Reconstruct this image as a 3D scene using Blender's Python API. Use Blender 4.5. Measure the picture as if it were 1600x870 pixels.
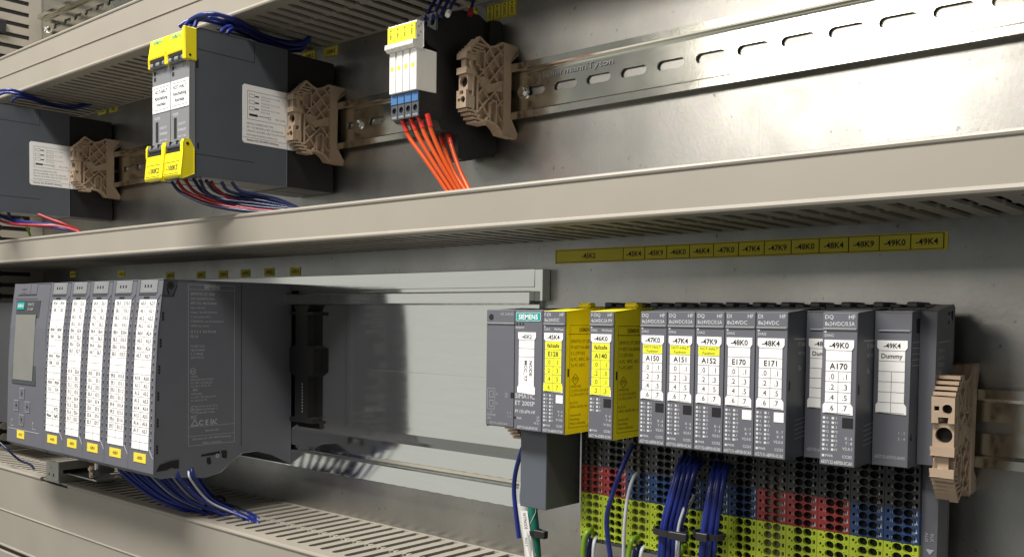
import bpy, math, random
from mathutils import Vector, Matrix
from mathutils.geometry import tessellate_polygon

for o in list(bpy.data.objects):
    bpy.data.objects.remove(o)
scene = bpy.context.scene
COL = scene.collection
S = 0.001                                   # everything below is written in millimetres
random.seed(7)

# ------------------------------------------------------------------ camera
cd = bpy.data.cameras.new('camera')
cam = bpy.data.objects.new('camera', cd); COL.objects.link(cam)
cam.location = (0.31265, -0.46572, -0.00429)
cam.rotation_euler = (math.radians(87.876), math.radians(-0.727), math.radians(41.108))
cd.sensor_width = 36.0
cd.lens = 33.41
cd.shift_y = 0.0739
cd.clip_start = 0.01; cd.clip_end = 100
cd.dof.use_dof = False
scene.camera = cam

# ------------------------------------------------------------------ the room's light
world = bpy.data.worlds.new('World'); scene.world = world; world.use_nodes = True
bg = world.node_tree.nodes['Background']
bg.inputs[0].default_value = (0.98, 1.0, 0.95, 1); bg.inputs[1].default_value = 0.195

def area(name, loc, target, sx, sy, power, col):
    ld = bpy.data.lights.new(name, 'AREA'); ld.shape = 'RECTANGLE'
    ld.size = sx; ld.size_y = sy; ld.energy = power; ld.color = col
    lo = bpy.data.objects.new(name, ld); COL.objects.link(lo)
    lo.location = loc
    d = Vector(target) - Vector(loc)
    lo.rotation_euler = d.to_track_quat('-Z', 'Y').to_euler()
    return lo
area('ceiling_tube_lamp', (-0.40, -0.90, 1.38), (-0.20, 0, 0.05), 1.8, 0.16, 70, (1.0, 0.97, 0.92))
area('workshop_lamp', (-0.56, -1.75, 0.62), (0.1, 0, 0.1), 0.55, 0.34, 7.2, (1.0, 0.92, 0.83))
area('reflection_fill_panel', (-1.50, -1.50, -0.22), (-0.15, 0, -0.05), 1.15, 1.25, 1.6, (1.0, 1.0, 0.93))  # added unseen soft panel, gives the metal a bright room to reflect

vs = scene.view_settings
vs.view_transform = 'Standard'; vs.look = 'None'; vs.exposure = 0.0; vs.gamma = 1.0; vs.use_curve_mapping = False
scene.cycles.use_denoising = True
scene.cycles.max_bounces = 8
scene.cycles.sample_clamp_indirect = 6

# ------------------------------------------------------------------ materials
M = {}
def mat(key, col, rough=0.5, metal=0.0, var=0.06, vscale=60.0, bump=0.03, bscale=2500.0, rvar=0.08, spec=0.5, stretch=None, emit=0):
    m = bpy.data.materials.new(key); m.use_nodes = True
    nt = m.node_tree; n = nt.nodes; l = nt.links
    p = n['Principled BSDF']
    p.inputs['Metallic'].default_value = metal
    p.inputs['Specular IOR Level'].default_value = spec
    tc = n.new('ShaderNodeTexCoord')
    src = tc.outputs['Object']
    if stretch:
        mp = n.new('ShaderNodeMapping'); mp.inputs['Scale'].default_value = stretch
        l.new(src, mp.inputs['Vector']); src = mp.outputs['Vector']
    nz = n.new('ShaderNodeTexNoise'); nz.inputs['Scale'].default_value = vscale; nz.inputs['Detail'].default_value = 6
    l.new(src, nz.inputs['Vector'])
    mx = n.new('ShaderNodeMix'); mx.data_type = 'RGBA'
    mx.inputs['A'].default_value = (*[max(0, c * (1 - var)) for c in col], 1)
    mx.inputs['B'].default_value = (*[min(1, c * (1 + var)) for c in col], 1)
    l.new(nz.outputs['Fac'], mx.inputs['Factor']); l.new(mx.outputs['Result'], p.inputs['Base Color'])
    mr = n.new('ShaderNodeMapRange')
    mr.inputs['To Min'].default_value = max(0.02, rough - rvar); mr.inputs['To Max'].default_value = min(1, rough + rvar)
    l.new(nz.outputs['Fac'], mr.inputs['Value']); l.new(mr.outputs['Result'], p.inputs['Roughness'])
    if bump:
        nb = n.new('ShaderNodeTexNoise'); nb.inputs['Scale'].default_value = bscale; nb.inputs['Detail'].default_value = 3
        l.new(src, nb.inputs['Vector'])
        b = n.new('ShaderNodeBump'); b.inputs['Strength'].default_value = bump; b.inputs['Distance'].default_value = 0.0004
        l.new(nb.outputs['Fac'], b.inputs['Height']); l.new(b.outputs['Normal'], p.inputs['Normal'])
    M[key] = m
    return m

mat('duct_plastic', (0.305, 0.277, 0.232), 0.4, var=0.07, vscale=25, bump=0.05, bscale=1800)
mat('device_grey', (0.115, 0.118, 0.138), 0.42, bump=0.12, bscale=3500)
mat('device_dark', (0.062, 0.068, 0.078), 0.45, bump=0.12, bscale=3500)
mat('safety_grey', (0.085, 0.095, 0.112), 0.42, bump=0.12, bscale=3500)
mat('front_grey', (0.20, 0.205, 0.215), 0.45, bump=0.1)
mat('black_plastic', (0.014, 0.014, 0.015), 0.42, bump=0.1)
mat('black_hole', (0.006, 0.006, 0.007), 0.8, bump=0)
mat('strip_dark_shaded', (0.028, 0.029, 0.031), 0.5)  # the strips' own dark grey, darkened further for the shadow under the modules
mat('clip_grey', (0.05, 0.052, 0.056), 0.5)
mat('yellow_plastic', (0.90, 0.76, 0.012), 0.4, var=0.05)
mat('marker_yellow', (0.80, 0.62, 0.05), 0.5, var=0.05)
mat('marker_olive', (0.78, 0.66, 0.05), 0.55, var=0.08)
mat('lime_yellow', (0.80, 0.80, 0.03), 0.5)
mat('paper', (0.86, 0.845, 0.83), 0.6, var=0.02, bump=0.02)
mat('white_plastic', (0.84, 0.82, 0.78), 0.4, var=0.02)
mat('clamp_brown', (0.42, 0.315, 0.225), 0.5, var=0.06, vscale=90, bump=0.15, bscale=2200)
mat('red_terminal', (0.27, 0.034, 0.032), 0.42)
mat('blue_terminal', (0.018, 0.050, 0.14), 0.42)
mat('earth_terminal', (0.45, 0.56, 0.035), 0.42)
mat('lit_terminal_floor', (0.15, 0.13, 0.10), 0.6)  # paler opening floors imitate clamps catching light inside
mat('wire_blue', (0.013, 0.024, 0.17), 0.3, bump=0)
mat('wire_navy', (0.012, 0.018, 0.065), 0.26, bump=0)
mat('wire_red', (0.30, 0.014, 0.02), 0.3, bump=0)
mat('wire_orange', (0.64, 0.085, 0.011), 0.34, bump=0)
mat('wire_ferrule', (0.62, 0.035, 0.02), 0.35, bump=0)
mat('wire_white', (0.50, 0.51, 0.56), 0.35, bump=0)
mat('wire_earth', (0.17, 0.30, 0.015), 0.32, bump=0)
mat('cable_green', (0.012, 0.17, 0.115), 0.4, bump=0.05)
mat('teal', (0.0, 0.31, 0.29), 0.45)
mat('ink', (0.012, 0.012, 0.013), 0.7, bump=0)
mat('grid_ink', (0.10, 0.10, 0.11), 0.7, bump=0)
mat('print_grey', (0.36, 0.37, 0.39), 0.6, bump=0)
mat('print_white', (0.62, 0.63, 0.65), 0.6, bump=0)
mat('print_side', (0.40, 0.41, 0.42), 0.6, bump=0)
mat('print_brown', (0.16, 0.11, 0.01), 0.6, bump=0)
mat('screen', (0.20, 0.20, 0.18), 0.25, bump=0)
mat('screen_frame', (0.055, 0.06, 0.062), 0.3)
mat('blue_tag', (0.045, 0.14, 0.33), 0.5)
mat('brass', (0.72, 0.48, 0.28), 0.28, metal=1, bump=0)
mat('rail_steel', (0.70, 0.70, 0.63), 0.15, metal=1, var=0.06, vscale=40, bump=0.03, bscale=600, rvar=0.05)
mat('aluminium', (0.83, 0.83, 0.79), 0.085, metal=1, var=0.05, vscale=30, bump=0.02, bscale=90, rvar=0.03, stretch=(1, 1, 9))
mat('bracket_metal', (0.60, 0.59, 0.54), 0.36, metal=0.9, var=0.06)
mat('screw_steel', (0.75, 0.75, 0.76), 0.2, metal=1, bump=0)

def plate_material():
    m = bpy.data.materials.new('galvanised_sheet'); m.use_nodes = True
    nt = m.node_tree; n = nt.nodes; l = nt.links; p = n['Principled BSDF']
    p.inputs['Metallic'].default_value = 0.95
    tc = n.new('ShaderNodeTexCoord'); src = tc.outputs['Object']
    def noise(scale, detail=5, stretch=(1, 1, 1)):
        mp = n.new('ShaderNodeMapping'); mp.inputs['Scale'].default_value = stretch; l.new(src, mp.inputs['Vector'])
        q = n.new('ShaderNodeTexNoise'); q.inputs['Scale'].default_value = scale; q.inputs['Detail'].default_value = detail
        l.new(mp.outputs['Vector'], q.inputs['Vector']); return q.outputs['Fac']
    vor = n.new('ShaderNodeTexVoronoi'); vor.inputs['Scale'].default_value = 420; l.new(src, vor.inputs['Vector'])
    a = n.new('ShaderNodeValToRGB'); a.color_ramp.elements[0].color = (0.36, 0.36, 0.345, 1); a.color_ramp.elements[1].color = (0.54, 0.535, 0.51, 1)
    a.color_ramp.elements[0].position = 0.3; a.color_ramp.elements[1].position = 0.72
    l.new(noise(16, 8, (1, 1, 0.6)), a.inputs['Fac'])
    mx = n.new('ShaderNodeMix'); mx.data_type = 'RGBA'; mx.blend_type = 'MULTIPLY'; mx.inputs['Factor'].default_value = 0.05
    l.new(a.outputs['Color'], mx.inputs['A']); l.new(vor.outputs['Color'], mx.inputs['B'])
    # dark flecks
    fl = n.new('ShaderNodeValToRGB'); fl.color_ramp.elements[0].position = 0.66; fl.color_ramp.elements[0].color = (1, 1, 1, 1)
    fl.color_ramp.elements[1].position = 0.74; fl.color_ramp.elements[1].color = (0.45, 0.44, 0.42, 1)
    l.new(noise(260, 3, (1, 1, 0.7)), fl.inputs['Fac'])
    m2 = n.new('ShaderNodeMix'); m2.data_type = 'RGBA'; m2.blend_type = 'MULTIPLY'; m2.inputs['Factor'].default_value = 0.8
    l.new(mx.outputs['Result'], m2.inputs['A']); l.new(fl.outputs['Color'], m2.inputs['B'])
    sc = n.new('ShaderNodeValToRGB'); sc.color_ramp.elements[0].position = 0.72; sc.color_ramp.elements[0].color = (1, 1, 1, 1)
    sc.color_ramp.elements[1].position = 0.80; sc.color_ramp.elements[1].color = (0.72, 0.71, 0.69, 1)
    l.new(noise(60, 4, (6, 1, 0.35)), sc.inputs['Fac'])
    m3 = n.new('ShaderNodeMix'); m3.data_type = 'RGBA'; m3.blend_type = 'MULTIPLY'; m3.inputs['Factor'].default_value = 0.7
    l.new(m2.outputs['Result'], m3.inputs['A']); l.new(sc.outputs['Color'], m3.inputs['B'])
    l.new(m3.outputs['Result'], p.inputs['Base Color'])
    mr = n.new('ShaderNodeMapRange'); mr.inputs['To Min'].default_value = 0.24; mr.inputs['To Max'].default_value = 0.39
    l.new(noise(45, 6), mr.inputs['Value']); l.new(mr.outputs['Result'], p.inputs['Roughness'])
    b = n.new('ShaderNodeBump'); b.inputs['Strength'].default_value = 0.11; b.inputs['Distance'].default_value = 0.0003
    l.new(noise(520, 5, (1, 1, 0.75)), b.inputs['Height'])
    b2 = n.new('ShaderNodeBump'); b2.inputs['Strength'].default_value = 0.02; b2.inputs['Distance'].default_value = 0.004
    l.new(noise(14, 2), b2.inputs['Height']); l.new(b.outputs['Normal'], b2.inputs['Normal'])
    l.new(b2.outputs['Normal'], p.inputs['Normal'])
    M['plate'] = m
plate_material()

def sleeve_material():
    m = bpy.data.materials.new('clear_sleeve'); m.use_nodes = True
    p = m.node_tree.nodes['Principled BSDF']
    p.inputs['Base Color'].default_value = (0.72, 0.72, 0.70, 1); p.inputs['Roughness'].default_value = 0.25
    p.inputs['Transmission Weight'].default_value = 0.35; p.inputs['IOR'].default_value = 1.1
    M['clear_sleeve'] = m
sleeve_material()

# ------------------------------------------------------------------ building helpers
ORG = {}
# printing and rows of details too small to pick apart one by one
FINE = {'lettering', 'side_print', 'indicator_column', 'indicator_edge', 'row_line', 'cell_line', 'cell_border', 'latch_opening', 'side_slot', 'catch_recess', 'contact_row', 'hinge_slot',
        'cover_gap', 'key_outline', 'key_arrow', 'contact_opening', 'indicator', 'hole_floor', 'seam', 'hinge_gap', 'indicator_window', 'printed_line', 'screw_opening', 'slot_shade', 'side_slot'}
_glyph = {}
def glyphs(s, bold):
    k = (s, bold)
    if k not in _glyph:
        c = bpy.data.curves.new('tmp', 'FONT'); c.body = s; c.size = 1.0; c.resolution_u = 2
        c.offset = 0.018 if bold else 0.0
        o = bpy.data.objects.new('tmp', c)
        me = bpy.data.meshes.new_from_object(o)
        vv = [(v.co.x, v.co.y) for v in me.vertices]; ff = [tuple(p.vertices) for p in me.polygons]
        bpy.data.objects.remove(o); bpy.data.curves.remove(c); bpy.data.meshes.remove(me)
        xs = [v[0] for v in vv] or [0, 1]
        _glyph[k] = (vv, ff, min(xs), max(xs))
    return _glyph[k]
CAP = 0.70

class MB:
    def __init__(self, fn=None):
        self.v = []; self.f = []; self.m = []; self.sm = []; self.fn = fn
    def add(self, vs, fs, mi=0, smooth=False):
        b = len(self.v)
        self.v += [tuple(p) for p in vs]
        for f in fs:
            self.f.append(tuple(i + b for i in f)); self.m.append(mi); self.sm.append(smooth)
    def box(self, x0, x1, y0, y1, z0, z1, c=0.0, mi=0):
        if x0 > x1: x0, x1 = x1, x0
        if y0 > y1: y0, y1 = y1, y0
        if z0 > z1: z0, z1 = z1, z0
        c = min(c, (x1-x0)*.4, (y1-y0)*.4, (z1-z0)*.4)
        if c <= 0:
            vs = [(x, y, z) for x in (x0, x1) for y in (y0, y1) for z in (z0, z1)]
            self.add(vs, [(0,1,3,2),(4,6,7,5),(0,4,5,1),(2,3,7,6),(0,2,6,4),(1,5,7,3)], mi); return
        X = (x0, x1); Y = (y0, y1); Z = (z0, z1); vs = []; idx = {}
        for i in (0,1):
            for j in (0,1):
                for k in (0,1):
                    sx = c if i == 0 else -c; sy = c if j == 0 else -c; sz = c if k == 0 else -c
                    for a, p in enumerate(((X[i], Y[j]+sy, Z[k]+sz), (X[i]+sx, Y[j], Z[k]+sz), (X[i]+sx, Y[j]+sy, Z[k]))):
                        idx[(i,j,k,a)] = len(vs); vs.append(p)
        fs = []
        for i in (0,1):
            q = [idx[(i,j,k,0)] for j,k in ((0,0),(1,0),(1,1),(0,1))]; fs.append(q if i else q[::-1])
            q = [idx[(j,i,k,1)] for j,k in ((0,0),(0,1),(1,1),(1,0))]; fs.append(q if i else q[::-1])
            q = [idx[(j,k,i,2)] for j,k in ((0,0),(1,0),(1,1),(0,1))]; fs.append(q if i else q[::-1])
        for a in (0,1):
            for b in (0,1):
                fs.append([idx[(a,b,0,0)], idx[(a,b,0,1)], idx[(a,b,1,1)], idx[(a,b,1,0)]])
                fs.append([idx[(a,0,b,0)], idx[(a,0,b,2)], idx[(a,1,b,2)], idx[(a,1,b,0)]])
                fs.append([idx[(0,a,b,1)], idx[(0,a,b,2)], idx[(1,a,b,2)], idx[(1,a,b,1)]])
        for i in (0,1):
            for j in (0,1):
                for k in (0,1): fs.append([idx[(i,j,k,a)] for a in (0,1,2)])
        self.add(vs, fs, mi)
    def prism(self, outer, axis, lo, hi, holes=(), mi=0, floor=None):
        """polygon (with holes) in the plane across axis, extruded from lo to hi. x: (y,z); y: (x,z); z: (x,y)"""
        def P(p, h):
            a, b = p
            return (h, a, b) if axis == 'x' else ((a, h, b) if axis == 'y' else (a, b, h))
        loops = [list(outer)] + [list(h) for h in holes]
        flat = [p for lp in loops for p in lp]; n = len(flat)
        tris = tessellate_polygon([[Vector((p[0], p[1], 0)) for p in lp] for lp in loops])
        vs = [P(p, lo) for p in flat] + [P(p, hi) for p in flat]
        fs = [tuple(t) for t in tris] + [tuple(i + n for i in reversed(t)) for t in tris]
        k = 0
        for lp in loops:
            m = len(lp)
            for i in range(m): fs.append((k+i, k+(i+1) % m, n+k+(i+1) % m, n+k+i))
            k += m
        self.add(vs, fs, mi)
    def cyl(self, c, axis, r, h, seg=14, mi=0, r2=None, smooth=True):
        r2 = r if r2 is None else r2; vs = []
        for t, rr in ((0, r), (h, r2)):
            for i in range(seg):
                a = 2*math.pi*i/seg; u = rr*math.cos(a); w = rr*math.sin(a)
                vs.append((c[0]+t, c[1]+u, c[2]+w) if axis == 'x' else ((c[0]+u, c[1]+t, c[2]+w) if axis == 'y' else (c[0]+u, c[1]+w, c[2]+t)))
        self.add(vs, [(i, (i+1) % seg, seg+(i+1) % seg, seg+i) for i in range(seg)], mi, smooth)
        self.add(vs[:seg], [tuple(range(seg))[::-1]], mi); self.add(vs[seg:], [tuple(range(seg))], mi)
    def tube(self, pts, r, seg=8, mi=0, sub=5):
        P = [Vector(p) for p in pts]
        if len(P) > 2 and sub > 1:
            Q = []
            ext = [P[0]*2-P[1]] + P + [P[-1]*2-P[-2]]
            for i in range(1, len(ext)-2):
                for s in range(sub):
                    t = s/sub; a, b, c, d = ext[i-1:i+3]
                    Q.append(0.5*((2*b)+(c-a)*t+(2*a-5*b+4*c-d)*t*t+(3*b-a-3*c+d)*t**3))
            Q.append(P[-1]); P = Q
        vs = []; up = None
        for i, p in enumerate(P):
            t = (P[min(i+1, len(P)-1)]-P[max(i-1, 0)]).normalized()
            if up is None:
                up = Vector((0, 0, 1)) if abs(t.z) < .9 else Vector((1, 0, 0))
            up = (up - t*up.dot(t)).normalized(); w = t.cross(up)
            for k in range(seg):
                a = 2*math.pi*k/seg; vs.append(p + up*(r*math.cos(a)) + w*(r*math.sin(a)))
        n = len(P)
        self.add(vs, [(i*seg+k, i*seg+(k+1) % seg, (i+1)*seg+(k+1) % seg, (i+1)*seg+k) for i in range(n-1) for k in range(seg)], mi, True)
        self.add(vs[:seg], [tuple(range(seg))], mi); self.add(vs[-seg:], [tuple(range(seg))], mi)
    def bar(self, a, b, w, x0, x1, mi=0):
        """upright bar between two (y,z) points, width w, from x0 to x1"""
        a = Vector(a); b = Vector(b); d = (b-a).normalized(); q = Vector((-d.y, d.x))*w/2
        a2 = a - d*w*.3; b2 = b + d*w*.3
        self.prism([tuple(a2+q), tuple(a2-q), tuple(b2-q), tuple(b2+q)], 'x', x0, x1, mi=mi)
    def text(self, s, o, h, u=(1,0,0), v=(0,0,1), w=None, al='c', bold=False, wmax=None, mi=0):
        vv, ff, a, b = glyphs(s, bold)
        k = h/CAP; kx = k
        if w: kx = w/max(1e-6, b-a)
        elif wmax and (b-a)*k > wmax: kx = wmax/(b-a)
        off = {'c': -(a+b)/2, 'l': -a, 'r': -b}[al]
        o = Vector(o); u = Vector(u); v = Vector(v)
        self.add([o + u*((x+off)*kx) + v*(y*k) for x, y in vv], ff, mi)
    def quad(self, a, b, c, d, mi=0): self.add([a, b, c, d], [(0,1,2,3)], mi)
    def mesh(self, name, org, mats):
        me = bpy.data.meshes.new(name)
        vs = [self.fn(p) for p in self.v] if self.fn else self.v
        me.from_pydata([((p[0]-org[0])*S, (p[1]-org[1])*S, (p[2]-org[2])*S) for p in vs], [], self.f)
        for k in mats: me.materials.append(M[k])
        me.polygons.foreach_set('material_index', self.m)
        me.polygons.foreach_set('use_smooth', self.sm)
        me.update()
        return me
    def part(self, name, mats, parent, bv=0.0):
        mats = [mats] if isinstance(mats, str) else mats
        o = bpy.data.objects.new(name, self.mesh(name, ORG[parent.name], mats)); COL.objects.link(o)
        o.parent = parent; ORG[o.name] = ORG[parent.name]
        if name in FINE: o['kind'] = 'stuff'
        if bv: bevel(o, bv)
        return o
    def thing(self, name, mats, label, cat, org, group=None, bv=0.0):
        mats = [mats] if isinstance(mats, str) else mats
        o = bpy.data.objects.new(name, self.mesh(name, org, mats)); COL.objects.link(o)
        o.location = [c*S for c in org]; ORG[o.name] = org
        o['label'] = label; o['category'] = cat
        if group: o['group'] = group
        if bv: bevel(o, bv)
        return o

def bevel(o, w):
    b = o.modifiers.new('edge', 'BEVEL'); b.width = w*S; b.segments = 2; b.limit_method = 'ANGLE'; b.angle_limit = math.radians(40)

def thing(name, label, cat, org, group=None):
    o = bpy.data.objects.new(name, None); COL.objects.link(o)
    o.empty_display_size = 0.01
    o.location = [c*S for c in org]; ORG[o.name] = org
    o['label'] = label; o['category'] = cat
    if group: o['group'] = group
    return o
def inst(mesh, name, parent, loc):
    """a piece that shares its mesh: loc is in world millimetres"""
    o = bpy.data.objects.new(name, mesh); COL.objects.link(o); o.parent = parent
    g = ORG[parent.name]; o.location = [(loc[i]-g[i])*S for i in range(3)]
    ORG[o.name] = loc
    return o
def circle(cx, cy, r, n=14): return [(cx+r*math.cos(2*math.pi*i/n), cy+r*math.sin(2*math.pi*i/n)) for i in range(n)]
def stadium(cx, cy, w, h, n=7):
    r = h/2; a = w/2-r; pts = []
    for i in range(n): t = -math.pi/2+math.pi*i/(n-1); pts.append((cx+a+r*math.cos(t), cy+r*math.sin(t)))
    for i in range(n): t = math.pi/2+math.pi*i/(n-1); pts.append((cx-a+r*math.cos(t), cy+r*math.sin(t)))
    return pts
RX = dict(u=(0,1,0), v=(0,0,1))           # lettering on a face that looks towards +x

# ================================================================== mounting plate
mb = MB(); mb.box(-900, 420, 0, 3, -420, 470)
pl = mb.thing('mounting_plate', 'plate', 'galvanised steel mounting plate behind all the rails', 'plate', (-240, 0, 0))
del pl['category']; pl['kind'] = 'structure'
for x, z0, z1 in ((-26, 66, 108), (77.5, 66, 112), (30, -420, -300)):      # scribed lines on the sheet
    mb = MB(); mb.box(x, x+0.25, -0.1, 0.5, z0, z1); mb.part('scribed_line', 'bracket_metal', pl)

# ================================================================== wiring ducts
def finger_mesh():
    """one tongue of a slotted duct wall: lies in z 0..-1.6, runs from y=-2.5 to y=-89, 12.5 pitch"""
    L = [(-4.2, -2.5), (-3.45, -4), (-3.45, -47.3), (-4.9, -48.2), (-4.9, -50.6), (-3.45, -51.5), (-3.45, -76), (-4.0, -78.5), (-5.9, -81), (-5.9, -89)]
    outline = [(x, y) for x, y in L] + [(-x, y) for x, y in reversed(L)]
    mb = MB(); mb.prism(outline, 'z', -1.6, 0)
    mb.box(-5.2, -2.6, -51.2, -47.6, -1.5, 0.45, 0.2)
    return mb.mesh('finger', (0, 0, 0), ['duct_plastic'])
FIN = finger_mesh()

def duct(label, x0, x1, zb, zt, ridges, fingers_at, yf=-91, flange_gaps=()):
    t = thing('wiring_duct', label, 'cable duct', ((x0+x1)/2, 0, zb))
    mb = MB()
    mb.box(x0, x1, -2, -0.2, zb+0.3, zt-0.3)
    mb.part('back_strip', 'duct_plastic', t)
    for nm, z0, z1 in (('lower_wall', zb, zb+1.6), ('upper_wall', zt-1.6, zt)):
        mb = MB()
        if nm in fingers_at: mb.box(x0, x1, -3.5, -2, z0+0.03, z1-0.03)
        else: mb.box(x0, x1, -88, -2, z0, z1)
        mb.part(nm, 'duct_plastic', t)
    # lid with rolled edges
    prof = [(yf+9, zb-0.9), (yf+0.8, zb-0.9), (yf-0.5, zb-0.4), (yf-0.9, zb+0.6), (yf-0.6, zb+1.6), (yf, zb+2.2)]
    for r in ridges:
        prof += [(yf, r-0.7), (yf-0.7, r-0.3), (yf-0.7, r+0.3), (yf+0.25, r+0.7)]
    prof += [(yf, zt-2.2), (yf-0.6, zt-1.6), (yf-0.9, zt-0.6), (yf-0.5, zt+0.4), (yf+0.8, zt+0.9)]
    topf = (yf+9, zt+0.9)
    inner = [(yf+9, zt+0.05), (yf+1.4, zt+0.05), (yf+1.4, zb-0.05), (yf+9, zb-0.05)]
    if flange_gaps:
        g0, g1 = flange_gaps
        mb = MB(); mb.prism(prof + [topf] + inner, 'x', x0, g0); mb.prism(prof + [topf] + inner, 'x', g1, x1)
        low = [p for p in prof if p[1] < zt-4] + [(yf, zt-3), (yf+1.4, zt-3), (yf+1.4, zb-0.05), (yf+9, zb-0.05)]
        mb.prism(low, 'x', g0+0.01, g1-0.01)
        mb.part('lid', 'duct_plastic', t)
    else:
        mb = MB(); mb.prism(prof + [topf] + inner, 'x', x0, x1)
        mb.part('lid', 'duct_plastic', t)
    for w in fingers_at:
        z = zb+1.6 if w == 'lower_wall' else zt
        n = int((x1-x0)//12.5)
        for i in range(n):
            inst(FIN, 'finger', t, (x0+6.25+12.5*i, 0, z))
    return t
duct('beige slotted cable duct crossing the middle of the cabinet', -801, 420, 44.2, 65.4, [], ['lower_wall'])
duct('beige cable duct with a ridged lid above the two safety relays', -801, 60, 204.0, 242.5, [223.6], ['lower_wall'])
duct('wide beige cable duct below the modules with open slotted top', -801, 420, -235, -157.0, [-199], ['upper_wall'], flange_gaps=(-592, -536))
# the next lid underneath
mb = MB(); mb.box(-801, -480, -91, -60, -300, -240, 1.0)
mb.thing('duct_lid', 'duct_plastic', 'beige lid edge in the bottom corner below the wide duct', 'duct lid', (-640, -75, -300))
# dark cables added lengthwise inside the ducts so the slots look dark
for nm, x0, x1, zs in (('middle duct', -795, 415, [54.5]), ('ridged duct', -795, 55, [214, 230]), ('wide duct', -795, 415, [-172, -196])):
    for j, z in enumerate(zs):
        for i, y in enumerate((-14, -30, -46, -62, -78)):
            mb = MB(); n = 24
            mb.tube([(x0+(x1-x0)*k/n, y+random.uniform(-2, 2), z+random.uniform(-1.2, 1.2)) for k in range(n+1)], 7.2, 8, sub=2)
            mb.thing('cable', 'black_plastic' if (i+j) % 2 else 'wire_navy', 'dark cable added inside the %s to darken its slots' % nm, 'cable', (x0, y, z), 'added cables inside the '+nm)
# the next device beyond the controller
t = thing('power_module', 'dark module edge beyond the controller at the picture border', 'module', (-740, -40, -120))
mb = MB(); mb.box(-790, -690, -66, -9, -120, 6, .8); mb.part('housing', 'clip_grey', t)
mb = MB(); mb.box(-716, -706, -69, -66, -58, -48, .4); c = mb.part('plug', 'black_plastic', t)
mb = MB(); mb.box(-711, -709.4, -69.2, -69, -52, -50.6); mb.box(-711, -709.4, -69.2, -69, -56, -54.6); mb.part('contact_row', 'paper', c)
# upright duct at the far end: its slotted side wall looks towards the modules
t = thing('wiring_duct', 'dark upright slotted duct closing the row at the far end', 'cable duct', (-830, 0, -100))
mb = MB(); mb.box(-860, -803.5, -88, -1, -420, 470); mb.part('channel', 'black_plastic', t)
mb = MB(); mb.box(-803.4, -802, -14, -0.3, -420, 470); mb.part('back_strip', 'duct_plastic', t)
def upright_finger():
    L = [(-14, -4.0), (-44, -4.0), (-46, -2.6), (-50, -2.6), (-52, -4.0), (-88, -4.0)]
    mb = MB(); mb.prism(L + [(y, -z) for y, z in reversed(L)], 'x', -0.8, 0.8)
    return mb.mesh('finger', (0, 0, 0), ['duct_plastic'])
UF = upright_finger()
for i in range(70):
    z = -405+12.5*i
    if -420 < z < 465: inst(UF, 'finger', t, (-802.7, 0, z))
mb = MB(); mb.box(-801.9, -796, -70, -40, 300, 314, 1); mb.part('black_cover', 'black_plastic', t)

# ================================================================== DIN rails
def din_rail(label, x0, x1, zc, phase, name='din_rail', group=None):
    t = thing(name, label, 'rail', ((x0+x1)/2, 0, zc), group)
    mb = MB()
    n = int((x1-x0)//25)
    first = x0 + (phase-x0) % 25
    cuts = [x0] + [first+25*i for i in range(n+1) if x0+1 < first+25*i < x1-1] + [x1]
    for a, b in zip(cuts, cuts[1:]):
        holes = [stadium((a+b)/2, zc, 18, 5.4)] if b-a > 24 else []
        mb.prism([(a, zc-12.5), (b, zc-12.5), (b, zc+12.5), (a, zc+12.5)], 'y', -2.3, -1.1, holes)
    mb.part('web', 'rail_steel', t)
    for s in (1, -1):
        pr = [(-1.1, 12.5), (-1.4, 13.4), (-6.4, 13.7), (-7.2, 14.6), (-7.4, 17.5), (-6.2, 17.5), (-6.1, 15.0), (-5.6, 14.9), (-0.2, 14.6), (-0.2, 12.5)]
        pr = [(-2.3, 12.5), (-2.3, 11.6), (-2.6, 12.3), (-6.9, 12.6), (-7.5, 13.4), (-7.5, 17.5), (-6.3, 17.5), (-6.3, 14.2), (-5.9, 13.8), (-1.1, 13.6), (-1.1, 12.5)]
        mb = MB(); mb.prism([(y, zc+s*z) for y, z in pr], 'x', x0, x1); mb.part('flange', 'rail_steel', t)
    return t
r1 = din_rail('zinc plated slotted rail carrying the safety relays', -798, 420, 139.6, -13.5)
mb = MB()
mb.text('HellermannTyton', (-72, -2.45, 146.4), 3.6, w=57, al='l'); mb.part('embossed_lettering', 'screw_steel', r1)
mb = MB(); mb.text('HellermannTyton', (-71.5, -2.36, 145.85), 3.6, w=57, al='l'); mb.part('lettering_shadow', 'grid_ink', r1)  # dark offset copy paints a shadow along the raised letters
for x in (-246, -84, -779):
    mb = MB(); mb.cyl((x, -3.2, 139.6), 'y', 4.6, 1.0, 20); mb.cyl((x, -5.6, 139.6), 'y', 2.6, 2.4, 6, r2=3.2, smooth=False); mb.part('screw', 'screw_steel', r1, bv=0.2)
r2 = din_rail('zinc plated slotted rail at the top behind the ridged duct', -796, -100, 310, -771)
mb = MB(); mb.cyl((-783, -4.5, 310), 'y', 4.5, 2.2, 16); mb.cyl((-783, -6.5, 310), 'y', 2.6, 2.0, 6, smooth=False); mb.part('screw', 'screw_steel', r2, bv=0.2)
r3 = din_rail('zinc plated slotted rail behind the small input and output modules', -62, 420, -50.6, 183.5)

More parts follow.
